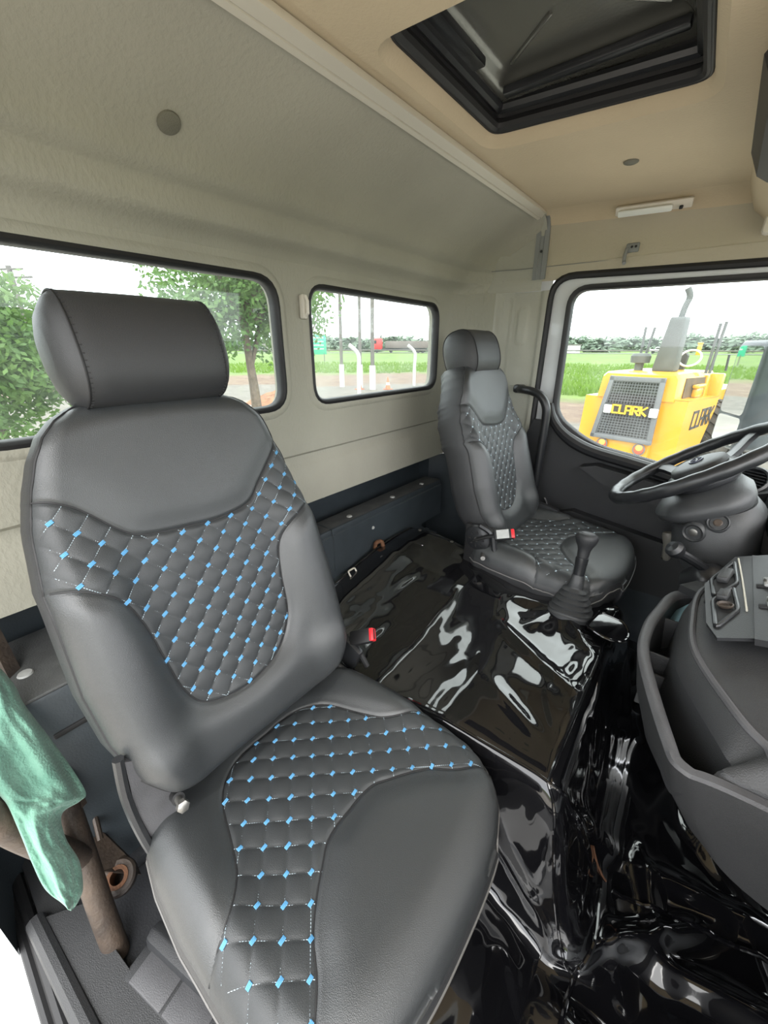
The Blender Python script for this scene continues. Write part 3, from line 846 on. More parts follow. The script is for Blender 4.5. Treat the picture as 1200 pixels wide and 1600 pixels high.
class Cushion:
    DU, DV = .0515, .0560
    OU, OV = 0.0, .476
    OUT = [(0, .387), (.05, .387), (.09, .400), (.13, .44), (.16, .52), (.18, .565), (.22, .602), (.30, .635)]
    FRO = [(0, .628), (.03, .628), (.06, .634), (.085, .65), (.115, .67), (.15, .70), (.18, .74), (.23, .778), (.30, .80)]
    W = [(.34, .19), (.37, .225), (.40, .248), (.46, .260), (.55, .267), (.70, .264), (.76, .256), (.80, .240), (.825, .215), (.842, .175), (.852, .12)]
    def __init__(s, yc, dx, z0): s.yc, s.dx, s.z0 = yc, dx, z0; s.OUTs = sm([(-a, b) for a, b in s.OUT[::-1]][:-1] + s.OUT, 4); s.FROs = sm([(-a, b) for a, b in s.FRO[::-1]][:-1] + s.FRO, 4)
    def h(s, U, X):
        w = np.interp(X, [a for a, _ in s.W], [b for _, b in s.W])
        xf = .858 - .03 * (np.abs(U) / .2) ** 3
        a = np.clip(1 - (w - np.abs(U)) / .055, 0, 1)
        t = np.clip(1 - (xf - X) / .085, 0, 1)
        q = np.clip(np.sqrt(a ** 2 + t ** 2), 0, 1)
        h = -.048 * (1 - np.sqrt(1 - q ** 2 + 1e-9))
        do = poly_dist(U, X, s.OUTs); df = poly_dist(U, X, s.FROs)
        out = X < np.interp(U, [a for a, _ in s.OUTs], [b for _, b in s.OUTs])
        fr = X > np.interp(U, [a for a, _ in s.FROs], [b for _, b in s.FROs])
        ins = ~(out | fr)
        bol = np.exp(-((np.abs(U) - .215) / .045) ** 2) * sig((.66 - X) / .03)
        h = h + .018 * bol
        h = h + np.where(out, .008 * (1 - np.exp(-(do / .02) ** 2)), 0)
        h = h + np.where(fr, .012 * (1 - np.exp(-(df / .03) ** 2)), 0)
        dm = np.minimum(do, df)
        h = h - .0035 * np.exp(-(dm / .0035) ** 2)
        Q, p, qq = quilt(U, X, s.DU, s.DV, s.OU, s.OV)
        h = h + np.where(ins, (.0038 * Q - .002) * (1 - np.exp(-(dm / .006) ** 2)), 0)
        h = h - .010 * np.clip((.42 - X) / .06, 0, 1)
        return h, out, fr, ins
    def P(s, u, x, h): return Vector((x + s.dx, s.yc + u, s.z0 + h))
    def at(s, u, x): return s.P(u, x, float(s.h(np.array([u]), np.array([x]))[0][0]))

def split_grid(G, Vpos, regions, parent, mats, names, labels):
    """G grid of vertex positions; regions: face masks -> separate objects"""
    r, c = Vpos.shape[:2]
    idx = np.arange(r * c).reshape(r, c)
    Fq = np.stack([idx[:-1, :-1], idx[:-1, 1:], idx[1:, 1:], idx[1:, :-1]], -1)
    flat = Vpos.reshape(-1, 3)
    outs = []
    for mask, m, nm, lb in zip(regions, mats, names, labels):
        f = Fq[mask]
        if len(f) == 0: outs.append(None); continue
        used, inv = np.unique(f.reshape(-1), return_inverse=True)
        mb = MB(); mb.v = [tuple(p) for p in flat[used]]; mb.f = [tuple(int(i) for i in q) for q in inv.reshape(-1, 4)]
        me = newmesh(nm, mb.v, mb.f, True, False)
        me.materials.append(M[m])
        o = bpy.data.objects.new(nm, me); COL.objects.link(o); adopt(o, parent)
        if lb: o['label'] = lb
        outs.append(o)
    return outs

def tie_mesh(name, L, W_, H, m):
    mb = MB()
    for k in (-1, 0, 1):
        mb.box((0, k * W_ / 3, 0), (L, W_ / 3 * 1.05, H), None, H * .35)
    me = newmesh(name, mb.v, mb.f, True); me.materials.append(M[m]); return me

def build_seat(name, label, base, yc, zc, dxc, res, blue, head_dv=0.0, head_dx=0.0, su=1.0, hws=1.0):
    s = thing(name, label, 'seat', (base[0] + .2, yc, .15), 'cab seats')
    B = Backrest(base, yc); B.su = su
    NU, NV = int(150 * res), int(210 * res)
    S_ = np.linspace(-1, 1, NU); S_ = np.sign(S_) * (1 - (1 - np.abs(S_)) ** 1.25)
    T_ = np.linspace(0, 1, NV)
    Sg, Tg = np.meshgrid(S_, T_)
    wv = lambda v: np.interp(v, [a for a, _ in W_T], [b for _, b in W_T])
    Vv = Tg * .66
    U = Sg * wv(Vv)
    Vv = Vv - Tg ** 6 * .035 * (np.abs(U) / .2) ** 3
    h, up, lo, ins = B.h(U, Vv)
    Pg = np.zeros(U.shape + (3,))
    for k in range(3):
        Pg[..., k] = B.b[k] + B.d[k] * Vv + B.n[k] * h + (U * su if k == 1 else 0)
    Uc = (U[:-1, :-1] + U[1:, 1:]) / 2; Vc = (Vv[:-1, :-1] + Vv[1:, 1:]) / 2
    upc = Vc > np.interp(Uc, [a for a, _ in YOKE], [b for _, b in YOKE])
    loc_ = Vc < np.interp(Uc, [a for a, _ in LOWER], [b for _, b in LOWER])
    # shell: sides and back of the backrest, from the grid boundary
    bnd = [Pg[0, j] for j in range(NU)] + [Pg[i, -1] for i in range(1, NV)] + [Pg[-1, j] for j in range(NU - 2, -1, -1)] + [Pg[i, 0] for i in range(NV - 2, 0, -1)]
    nvec = np.array(B.n); ctr = np.array(B.P(0, .33, -.036))
    V = []; F = []; nb_ = len(bnd)
    prof = [(0, 0.0), (-.010, -.004), (-.04, -.007), (-.075, -.004), (-.095, .008), (-.105, .03), (-.108, .10)]
    for dn, inn in prof:
        for p in bnd:
            r_ = ctr - p; r_ = r_ - nvec * (r_ @ nvec); L = np.linalg.norm(r_)
            V.append(p + nvec * dn + r_ / L * min(inn, L))
    for k in range(len(prof) - 1):
        for i in range(nb_): F.append((k * nb_ + i, k * nb_ + (i + 1) % nb_, (k + 1) * nb_ + (i + 1) % nb_, (k + 1) * nb_ + i))
    F.append(tuple((len(prof) - 1) * nb_ + i for i in range(nb_)))
    back = obj('backrest', MB().add(V, F), 'leather_side', s, angle=50)
    split_grid(None, Pg, [~(upc | loc_), upc, loc_], back, ['quilt', 'leather', 'leather'], ['quilted_panel', 'yoke_panel', 'bolster_panel'],
               ['diamond-quilted middle panel of the backrest', None, None])
    # seams
    def seam_on(surf, pts, r, m, nm, parent, dh=.0):
        A = [surf.at(a, b) for a, b in pts]
        return obj(nm, MB().tube(A, r, 6), m, parent)
    def clipw(pts):
        return [(a, b) for a, b in pts if abs(a) < float(wv(b)) - .001]
    seam_on(B, clipw(YOKE), .0017, 'seam', 'seam', back)
    seam_on(B, clipw(LOWER), .0017, 'seam', 'seam', back)
    step = max(1, int(2 * res))
    obj('piping', MB().tube([Vector(p) for p in bnd[::step]], .0022, 6, True), 'seam', back)
    # headrest
    hc = B.P(0, .724 + head_dv, .0) + Vector((head_dx - .012, 0, 0))
    hw, hd_, hh = .108 * hws, .066, .083
    rings = []; ysl = [(-hw - .026, .18), (-hw - .024, .45), (-hw - .018, .70), (-hw - .008, .90), (-hw, .975), (-hw + .001, .985), (-hw + .004, 1.0), (-hw + .03, 1.01), (0, 1.02), (hw - .03, 1.01), (hw - .004, 1.0), (hw - .001, .985), (hw, .975), (hw + .008, .90), (hw + .018, .70), (hw + .024, .45), (hw + .026, .18)]
    NN = 40
    for y, k in ysl:
        ring_ = []
        for j in range(NN):
            th = 2 * pi * j / NN
            a = math.copysign(abs(math.cos(th)) ** .78, math.cos(th)) * hd_ * k
            b = math.copysign(abs(math.sin(th)) ** .80, math.sin(th)) * hh * k
            ring_.append(hc + B.n * a + B.d * b + Vector((0, y, 0)))
        rings.append(ring_)
    V = [p for r_ in rings for p in r_]; F = []
    for i in range(len(rings) - 1):
        for j in range(NN): F.append((i * NN + j, i * NN + (j + 1) % NN, (i + 1) * NN + (j + 1) % NN, (i + 1) * NN + j))
    F.append(tuple(range(NN))[::-1]); F.append(tuple((len(rings) - 1) * NN + j for j in range(NN)))
    hr = obj('headrest', MB().add(V, F), 'leather_side', s, angle=60)
    for y in (-hw, hw):
        obj('seam', MB().tube([hc + B.n * math.copysign(abs(math.cos(t)) ** .78, math.cos(t)) * hd_ * .995 + B.d * math.copysign(abs(math.sin(t)) ** .80, math.sin(t)) * hh * .995 + Vector((0, y, 0)) for t in [2 * pi * j / 60 for j in range(60)]], .0016, 6, True), 'seam', hr)
        st = MB()
        for j in range(60):
            t = 2 * pi * (j + .5) / 60
            p = hc + B.n * math.copysign(abs(math.cos(t)) ** .78, math.cos(t)) * hd_ * 1.0 + B.d * math.copysign(abs(math.sin(t)) ** .80, math.sin(t)) * hh * 1.0 + Vector((0, y - math.copysign(.0035, y), 0)) - B.n * .0003
            st.box(p, (.0016, .0038, .0016))
        if blue: stuff(obj('stitching', st, 'seam', hr, smooth=False))
    # two short posts under the headrest
    for y in (-.06, .06):
        obj('post', MB().tube([B.P(y, .60, -.045), B.P(y, .68, -.035)], .006, 10), 'rubber', hr)
    # ---------------- cushion
    C_ = Cushion(yc, dxc, zc)
    NU2, NX = int(150 * res), int(150 * res)
    S2 = np.linspace(-1, 1, NU2); X2 = np.linspace(.34, .858, NX)
    Sg, Xg = np.meshgrid(S2, X2)
    w2 = lambda x: np.interp(x, [a for a, _ in C_.W], [b for _, b in C_.W])
    U = Sg * w2(Xg)
    X = Xg - np.clip((Xg - .7) / .158, 0, 1) ** 3 * .03 * (np.abs(U) / .2) ** 3
    h, out, fr, ins = C_.h(U, X)
    Pg = np.stack([X + dxc, yc + U, zc + h], -1)
    Uc = (U[:-1, :-1] + U[1:, 1:]) / 2; Xc = (X[:-1, :-1] + X[1:, 1:]) / 2
    oc = Xc < np.interp(Uc, [a for a, _ in C_.OUTs], [b for _, b in C_.OUTs])
    fc = Xc > np.interp(Uc, [a for a, _ in C_.FROs], [b for _, b in C_.FROs])
    bnd = [Pg[0, j] for j in range(NU2)] + [Pg[i, -1] for i in range(1, NX)] + [Pg[-1, j] for j in range(NU2 - 2, -1, -1)] + [Pg[i, 0] for i in range(NX - 2, 0, -1)]
    ctr = np.array((.6 + dxc, yc, zc)); V = []; F = []; nb_ = len(bnd)
    prof = [(0, 0.0), (-.008, -.003), (-.02, -.004), (-.05, -.001), (-.075, .008), (-.085, .02), (-.085, .08)]
    hemv = []
    for dz, inn in prof:
        for p in bnd:
            r_ = ctr - p; r_[2] = 0; L = np.linalg.norm(r_); q = p + r_ / L * min(inn, L)
            V.append(q + np.array((0, 0, dz)))
            if dz == -.02: hemv.append(V[-1])
    for k in range(len(prof) - 1):
        for i in range(nb_): F.append((k * nb_ + i, k * nb_ + (i + 1) % nb_, (k + 1) * nb_ + (i + 1) % nb_, (k + 1) * nb_ + i))
    F.append(tuple((len(prof) - 1) * nb_ + i for i in range(nb_)))
    cush = obj('cushion', MB().add(V, F), 'leather_side', s, angle=60)
    split_grid(None, Pg, [~(oc | fc), oc, fc], cush, ['quilt', 'leather', 'leather'], ['quilted_panel', 'bolster_panel', 'thigh_panel'],
               ['diamond-quilted middle panel of the seat cushion', None, None])
    obj('piping', MB().tube([Vector(p) for p in hemv[::step]], .0022, 6, True), 'hem', cush)
    clip2 = lambda pts: [(a, b) for a, b in pts if abs(a) < float(w2(b)) - .001]
    seam_on(C_, clip2(C_.OUTs), .0016, 'seam', 'seam', cush)
    seam_on(C_, clip2(C_.FROs), .0016, 'seam', 'seam', cush)
    # ---------------- ties and threads
    if blue: tmesh = tie_mesh('blue_tie', .0098, .0056, .0022, 'blue')
    def dress(surf, par, lo_f, hi_f, wfun, urng, vrng, minv, axis_rot):
        Lx = []; thr = MB(); small = MB()
        du, dv, ou, ov = surf.DU, surf.DV, surf.OU, surf.OV
        def inside(u, v, m=0.0):
            return abs(u) < float(wfun(v)) - .012 and v > lo_f(u) + m and v < hi_f(u) - m and v > minv
        nodes = []
        for i in range(-24, 25):
            for j in range(-24, 25):
                # nodes where p and q are both whole numbers
                u = ou + du * (i + j) / 2; v = ov + dv * (i - j) / 2
                if vrng[0] < v < vrng[1] and abs(u) < .27 and inside(u, v, .003): nodes.append((u, v))
        e = .002
        for u, v in nodes:
            p = surf.at(u, v); a = (surf.at(u + e, v) - surf.at(u - e, v)).normalized(); b = (surf.at(u, v + e) - surf.at(u, v - e)).normalized()
            n_ = a.cross(b).normalized()
            if n_.dot(Vector((.5, 0, .8))) < 0: n_ = -n_
            b2 = n_.cross(a).normalized()
            if blue:
                ca, sa = math.cos(axis_rot), math.sin(axis_rot)
                x_ = a * ca + b2 * sa; y_ = n_.cross(x_)
                k = random.uniform(.85, 1.2)
                mt_ = Matrix.Translation(p + n_ * .0012) @ Matrix((x_ * k, y_, n_)).transposed().to_4x4()
                o = bpy.data.objects.new('blue_tie', tmesh); COL.objects.link(o); o.parent = par
                o.matrix_basis = mt_
            else:
                R_ = Matrix((a, b2, n_)).transposed()
                small.box(p + n_ * .0008, (.0052, .0034, .0016), R_)
        # threads: dashes along p = const and q = const lines
        for (su, sv) in ((1, 1), (1, -1)):
            for i in range(-26, 27):
                L = []
                # line through node ladder i
                u0 = ou + du * i; v0 = ov
                tt = np.arange(-16, 16, .105 if blue else .16)
                for k, t in enumerate(tt):
                    u = u0 + su * du * t / 2; v = v0 + sv * dv * t / 2
                    if not (vrng[0] < v < vrng[1]) or not inside(u, v, .001): continue
                    t2 = t + (.065 if blue else .10)
                    u2 = u0 + su * du * t2 / 2; v2 = v0 + sv * dv * t2 / 2
                    L.append((u, v, u2, v2))
                if L:
                    A = np.array(L)
                    hA = surf.h(A[:, 0], A[:, 1])[0]; hB = surf.h(A[:, 2], A[:, 3])[0]
                    for q, (u, v, u2, v2) in enumerate(L):
                        pa = surf.P(u, v, float(hA[q]) + .0002); pb = surf.P(u2, v2, float(hB[q]) + .0002)
                        thr.tube([pa, pb], .00055 if blue else .00065, 4, cap=False)
        if thr.v: stuff(obj('thread', thr, 'pale_thread', par, label='pale blue dashed stitching thread'))
        if small.v: stuff(obj('stitch_ties', small, 'pale_thread', par))
    f_y = lambda u: float(np.interp(u, [a for a, _ in YOKE], [b for _, b in YOKE]))
    f_l = lambda u: float(np.interp(u, [a for a, _ in LOWER], [b for _, b in LOWER]))
    dress(B, back, f_l, f_y, wv, (.05, .62), (.10, .60), .1, .45)
    f_o = lambda u: float(np.interp(u, [a for a, _ in C_.OUTs], [b for _, b in C_.OUTs]))
    f_f = lambda u: float(np.interp(u, [a for a, _ in C_.FROs], [b for _, b in C_.FROs]))
    dress(C_, cush, f_o, f_f, w2, (.36, .82), (.36, .82), .36, .1)
    # ---------------- base
    zb = zc - .13
    obj('seat_pan', MB().box((.60 + dxc, yc, zc - .125), (.44, .46, .05), None, .02), 'plastic', s)
    obj('pedestal', MB().prism([(.44 + dxc, yc - .17, .12), (.80 + dxc, yc - .17, .12), (.76 + dxc, yc - .19, zc - .13), (.42 + dxc, yc - .19, zc - .13)], (0, .36, 0)), 'rubber', s, angle=30)
    for sy in (-1, 1):
        obj('slide_rail', MB().box((.60 + dxc, yc + sy * .18, .135), (.42, .035, .03), None, .006), 'steel', s)
    return s, B, C_

seat1, B1, C1 = build_seat('passenger_seat', 'large black quilted seat with blue stitching in the foreground', (.42, .458, .55), .458, .505, 0.0, 1.5, True)
seat2, B2, C2 = build_seat('driver_seat', 'far black quilted seat with pale stitching beside the steering wheel', (.475, 1.580, .572), 1.580, .59, .025, 0.9, False, head_dv=-.043, head_dx=-.03, su=.93, hws=.86)

# recliner cover and release bolt of the near seat
rc = obj('recliner_cover', MB().prism([(.400, .224, .682), (.400, .272, .640), (.404, .272, .607), (.412, .264, .520), (.412, .240, .490), (.406, .222, .478), (.402, .216, .580)], (-.03, .006, 0)), 'plastic_rim', seat1, angle=25)
obj('rim', MB().tube(crom([(.395, .219, .690), (.398, .212, .62), (.402, .213, .54), (.410, .220, .470), (.42, .235, .462)], 5), .008, 8), 'plastic_sat', rc)
rbz = obj('release_bolt', MB().tube([(.410, .270, .560), (.430, .268, .572)], .010, 12), 'rubber', seat1)
obj('shaft', MB().tube([(.428, .268, .571), (.450, .266, .580)], .0062, 12), 'steel', rbz)
obj('nut', MB().lathe([(.0, 0), (.0095, 0), (.0095, .010), (.006, .012), (0, .012)], (.448, .266, .580), 6, Vector((.90, -.1, .35)).to_track_quat('Z', 'Y').to_matrix()), 'steel', rbz)
obj('pan_edge', MB().tube([(.45, .215, .40), (.60, .205, .395), (.78, .215, .395), (.84, .25, .395)], .008, 8), 'cream', seat1, label='cream plastic edge under the cushion')
# recliner disc and knob of the driver seat
rd = obj('recliner_disc', MB().lathe([(0, .012), (.030, .012), (.036, .008), (.045, .006), (.050, .0), (.050, -.01)], (.425, 1.345, .625), 28, Matrix.Rotation(pi / 2, 3, 'X')), 'plastic_sat', seat2)
obj('hub', MB().lathe([(0, .018), (.008, .018), (.010, .010)], (.425, 1.345, .625), 6, Matrix.Rotation(pi / 2, 3, 'X')), 'steel', rd)
for k in range(8):
    t = 2 * pi * k / 8
    obj('vent', MB().box((.425 + .024 * math.cos(t), 1.332, .625 + .024 * math.sin(t)), (.010, .003, .005), Matrix.Rotation(-t, 3, 'Y')), 'seam', rd)
obj('recliner_link', MB().tube(crom([(.43, 1.345, .675), (.475, 1.345, .655), (.49, 1.345, .60), (.515, 1.345, .545)], 5), .011, 8), 'plastic_sat', seat2)
obj('release_bolt', MB().tube([(.455, 1.33, .575), (.470, 1.30, .578)], .008, 10), 'steel', seat2)
obj('recliner_cover', MB().prism([(.46, 1.80, .64), (.56, 1.80, .62), (.60, 1.80, .585), (.50, 1.80, .60)], (0, .02, 0)), 'plastic', seat2)
obj('hinge_frame', MB().box((.43, 1.36, .59), (.12, .03, .16), None, .012), 'rubber', seat2)

def buckle(name, label, P, ax_dir, up_dir, label_side):
    t = thing(name, label, 'buckle', P, 'seat belt buckles')
    x = Vector(ax_dir).normalized(); z = Vector(up_dir); z = (z - x * z.dot(x)).normalized(); y = z.cross(x)
    R = Matrix((x, y, z)).transposed(); P = Vector(P)
    obj('body', MB().box(P, (.062, .036, .022), R, .006), 'rubber', t)
    obj('release_button', MB().box(P + R @ Vector((.030, 0, .002)), (.012, .031, .019), R, .003), 'red', t)
    obj('slot', MB().box(P + R @ Vector((.0365, 0, .006)), (.002, .024, .004), R), 'seam', t)
    if label_side: obj('printed_label', MB().box(P + R @ Vector((-.002, 0, .0115)), (.040, .030, .0012), R), 'lightgrey', t)
    obj('stalk', MB().tube([P - x * .028, P - x * .06 - z * .01, P - x * .10 - z * .035], .012, 10, flat=.5), 'rubber', t)
    return t
buckle('seatbelt_buckle', 'black belt buckle with red button beside the near seat', (.415, .735, .585), (.75, .35, .35), (.3, -.6, .8), False)
buckle('seatbelt_buckle', 'belt buckle with grey label and red button beside the far seat', (.515, 1.345, .665), (.8, .35, .2), (.2, -.75, .6), True)
hb = obj('recline_hinge', MB().box((.385, .715, .535), (.07, .02, .08), Matrix.Rotation(.4, 3, 'Y'), .008), 'plastic_sat', seat1)
obj('bolt', MB().lathe([(0, .01), (.007, .01), (.009, 0)], (.39, .727, .535), 6, Matrix.Rotation(-pi / 2, 3, 'X')), 'steel', hb)
obj('link', MB().tube([(.35, .728, .57), (.40, .73, .55), (.43, .735, .50)], .007, 8), 'rubber', hb)

# ------------------------------------------------------------------ glossy vinyl cover over the engine tunnel
def pw(t, K):
    a = [k[0] for k in K]
    return [np.interp(t, a, [k[i] for k in K]) for i in range(1, len(K[0]))]
# along the cab (a -> x, height fraction), across (b -> y, height fraction)
KA = [(0.0, .085, 1.0), (.79, .875, 1.0), (.81, .893, .985), (.83, .905, .95), (1.20, 1.00, .12), (1.24, 1.02, .03), (1.28, 1.06, 0.0), (1.90, 1.66, 0.0)]
KB = [(-.34, .42, 0.0), (-.06, .675, 0.0), (-.03, .69, .03), (.0, .697, .09), (.33, .722, .93), (.35, .730, .98), (.37, .745, 1.0), (1.05, 1.425, 1.0), (1.07, 1.44, .98), (1.10, 1.452, .9), (1.42, 1.50, .08), (1.45, 1.53, .0), (1.80, 1.88, .0)]
def smooth_interp(t, K):
    acc = [0, 0]; offs = (-.02, -.01, 0, .01, .02)
    for o in offs:
        r = pw(t + o, K); acc = [acc[0] + r[0], acc[1] + r[1]]
    return acc[0] / 5, acc[1] / 5
aa = np.linspace(0, 1.88, 330); bb = np.linspace(-.33, 1.78, 330)
xa, fa = smooth_interp(aa, KA); yb, fb = smooth_interp(bb, KB)
xa[0] = .085
fb0 = fb.copy()
def ztop(x, y):
    return .496 + sum(float(np.interp(x + o_, [.085, .15, .44, .58, .90], [.0, .018, -.024, -.012, .0])) for o_ in (-.03, -.015, 0, .015, .03)) / 5 + float(np.interp(y, [.75, .80, .90, 1.0, 1.1, 1.2, 1.3, 1.42], [-.03, -.03, -.026, -.013, .009, .030, .038, .038])) * min(1, max(0, (.66 - x) / .20)) + .008 * math.exp(-((y - 1.07) / .30) ** 2) + .010 * math.exp(-((x - .62) / .2) ** 2) * math.exp(-((y - 1.25) / .15) ** 2)
ZF = .055
P = np.zeros((len(aa), len(bb), 3))
for i, (x, f) in enumerate(zip(xa, fa)):
    for j, (y, g_) in enumerate(zip(yb, fb)):
        fr = f * g_
        # blend corner: when both drop, round it off
        floor_z = ZF if x > .95 else .12
        floor_z = .12 + (ZF - .12) * min(1, max(0, (x - .80) / .15))
        P[i, j] = (x, y, floor_z + (ztop(x, y) - floor_z) * fr)
# normals of the smooth shape
def normals(P):
    du = np.gradient(P, axis=0); dv = np.gradient(P, axis=1)
    n = np.cross(du, dv); n /= (np.linalg.norm(n, axis=2, keepdims=True) + 1e-9)
    if n[10, 165, 2] < 0: n = -n
    return n
Nn = normals(P)
def fold(p, a, b, w, amp):
    """a raised crease between two points"""
    a, b = np.array(a), np.array(b); d = b - a; L2 = d @ d
    t = np.clip(((p - a) @ d) / L2, 0, 1)
    dist = np.linalg.norm(p - a - t[..., None] * d, axis=-1)
    return amp * np.exp(-(dist / w) ** 2) * np.sin(pi * np.clip(t, .08, .92)) 
disp = np.zeros(P.shape[:2])
for i in range(P.shape[0]):
    for j in range(P.shape[1]):
        x, y, z = P[i, j]
        fr = fa[i] * fb[j]
        top = 1 if fr > .9 else 0
        v = Vector((x, y, z))
        q = v * 5.2 + noise.noise_vector(v * 4) * .8
        n1 = noise.noise((q.x * 1.5, q.y * .8, q.z))
        n2 = noise.noise((x * 17 + n1 * 2, y * 9, z * 10 + 5))
        n3 = noise.noise((x * 38, y * 24 + n2 * 2, z * 30 + 9))
        amp = 1.0
        front = min(1, max(0, (x - .50) / .25))
        amp = .62 + .48 * front
        floorp = 1 if fr < .1 else 0
        wallk = min(1, max(0, (.44 - z) / .1))
        amp += 1.3 * min(1, max(0, (.20 - z) / .1)) * (1 if x > .8 else .4)
        disp[i, j] = .0085 * n1 * amp + (.0021 * n2 + .0004 * n3) * (1 - .6 * wallk)
FOLDS = [((.60, 1.12, .5), (.86, .98, .5), .018, .010), ((.70, 1.33, .5), (.90, 1.10, .5), .016, .009), ((.66, .90, .5), (.86, .80, .5), .022, .008),
         ((.28, .78, .5), (.60, .84, .5), .012, .005), ((.82, 1.20, .5), (.91, 1.25, .48), .014, .012),
         ((.895, .74, .49), (1.00, .90, .10), .012, .010), ((.93, .80, .40), (1.01, .98, .08), .016, .012), ((.90, .95, .45), (.99, .93, .10), .020, -.012),
         ((.72, .705, .40), (.98, .70, .08), .02, .012), ((.97, .70, .07), (1.25, .98, .05), .022, .034), ((1.0, .80, .07), (1.5, .88, .06), .028, .038),
         ((.93, .62, .08), (1.20, .60, .06), .035, .036), ((1.03, .98, .08), (1.40, 1.05, .06), .026, .028), ((.86, .68, .12), (.98, .55, .06), .016, .018),
         ((1.02, .90, .10), (1.10, .72, .06), .018, .020), ((1.08, 1.08, .06), (1.16, .80, .06), .02, .016)]
for f_ in FOLDS: disp += fold(P, *f_)
# ring of gathers round the gear lever boot
rr_ = np.hypot(P[..., 0] - .755, P[..., 1] - 1.30); th = np.arctan2(P[..., 1] - 1.30, P[..., 0] - .755)
topm = (P[..., 2] > .46)
disp += np.where(topm, .005 * np.exp(-((rr_ - .13) / .05) ** 2) * np.cos(th * 7 + 1.0), 0)
disp += np.where(topm, .016 * np.exp(-(rr_ / .085) ** 2), 0)
P2 = P + Nn * disp[..., None]
P2[..., 2] = np.maximum(P2[..., 2], np.where(P[..., 0] > .95, .045, .124 * (P[..., 0] < .8) + .06 * (P[..., 0] >= .8)))
vc = thing('vinyl_cover', 'glossy black wrinkled vinyl covering the engine hump between the seats', 'cover', (.6, 1.05, .12))
vm = MB().grid(P2)
vo = obj('sheet', vm, 'vinyl', vc, angle=None, normals=True)
def on_sheet(ia, ib, h=0.0):
    i = int(np.argmin(abs(aa - ia))); j = int(np.argmin(abs(bb - ib)))
    return Vector(P2[i, j] + Nn[i, j] * h)
def sheet_line(a0, b0, a1, b1, n=70, h=.001):
    return [on_sheet(a0 + (a1 - a0) * k / n, b0 + (b1 - b0) * k / n, h) for k in range(n + 1)]
def smooth_path(L, it=2):
    for _ in range(it): L = [L[0]] + [(L[k - 1] + L[k] * 2 + L[k + 1]) / 4 for k in range(1, len(L) - 1)] + [L[-1]]
    return L
for nm, args, r in [('hem', (0, .40, 0, 1.08), .004), ('seam', (.02, .36, .80, .355), .0035), ('seam', (.80, .355, 1.20, .50), .004), ('seam', (.80, .355, .80, 1.08), .0035),
                    ('seam', (.36, .37, .36, .80), .0022), ('seam', (1.27, .52, 1.62, .62), .005), ('seam', (1.22, -.30, 1.24, .50), .005), ('seam', (.80, .355, 1.22, .02), .0035), ('seam', (0, 1.07, .80, 1.07), .0035)]:
    obj(nm, MB().tube(smooth_path(sheet_line(*args)), r, 8), 'vinyl', vc)
# raised flap at the boot and its edge
fl = crom([(.845, 1.32, .512), (.905, 1.315, .508), (.930, 1.275, .500), (.920, 1.235, .498), (.88, 1.215, .505), (.83, 1.225, .515)], 6)
obj('flap', MB().prism([tuple(p) for p in fl], (0, 0, .006)), 'vinyl', vc, angle=30)
obj('flap_hem', MB().tube([p + Vector((0, 0, .005)) for p in fl], .004, 8, True), 'vinyl', vc)
obj('torn_edge', MB().tube(smooth_path(sheet_line(1.18, .545, 1.25, .53, 12, .001)), .0035, 6, flat=.5), 'rust_or', vc, label='small rust-brown torn edge at the foot of the hump')
obj('stud', MB().lathe([(0, .003), (.006, .002), (.008, 0)], on_sheet(.06, 1.03, .002), 12), 'steel', vc)
obj('stud', MB().lathe([(0, .003), (.006, .002), (.008, 0)], on_sheet(.20, 1.04, .002), 12), 'steel', vc)

# ------------------------------------------------------------------ gear lever
gl = thing('gear_lever', 'black gear lever with pear-shaped knob and ribbed rubber boot', 'lever', (.765, 1.30, .51))
G0 = Vector((.770, 1.290, .505)); G1 = Vector((.752, 1.42, .685))
ax_ = Vector((-.02, .22, 1)).normalized(); Rg = ax_.to_track_quat('Z', 'Y').to_matrix()
prof = [(.062, -.012), (.064, .0), (.060, .004)]
for k in range(5):
    r = .060 - k * .0065; z = .006 + k * .015
    prof += [(r, z), (r + .002, z + .004), (r - .002, z + .007), (r - .012, z + .011), (r - .013, z + .014)]
prof += [(.022, .082), (.019, .10), (.017, .118), (0, .118)]
def sq(v):  # squarish bellows
    a = math.atan2(v[1], v[0]); r = math.hypot(v[0], v[1])
    k = 1 + .10 * abs(math.sin(2 * a)) ** 2
    return (v[0] * k, v[1] * k, v[2])
mb = MB().lathe(prof, (0, 0, 0), 32); mb.v = [tuple(G0 + Rg @ Vector(sq(v))) for v in mb.v]
obj('boot', mb, 'column', gl, angle=50)
obj('shaft', MB().lathe([(.0165, .10), (.0165, .150), (.0175, .152), (.0175, .172), (.012, .174)], G0, 18, Rg), 'plastic_sat', gl)
obj('knob', MB().lathe([(.0, .170), (.015, .171), (.0165, .182), (.0175, .195), (.021, .206), (.027, .217), (.0305, .227), (.031, .236), (.028, .243), (.022, .2465), (0, .247)], G0, 28, Rg), 'plastic', gl, angle=60)
obj('gear_disc', MB().lathe([(.0, .2485), (.017, .2482), (.019, .2465)], G0, 20, Rg), 'plastic_rim', gl)

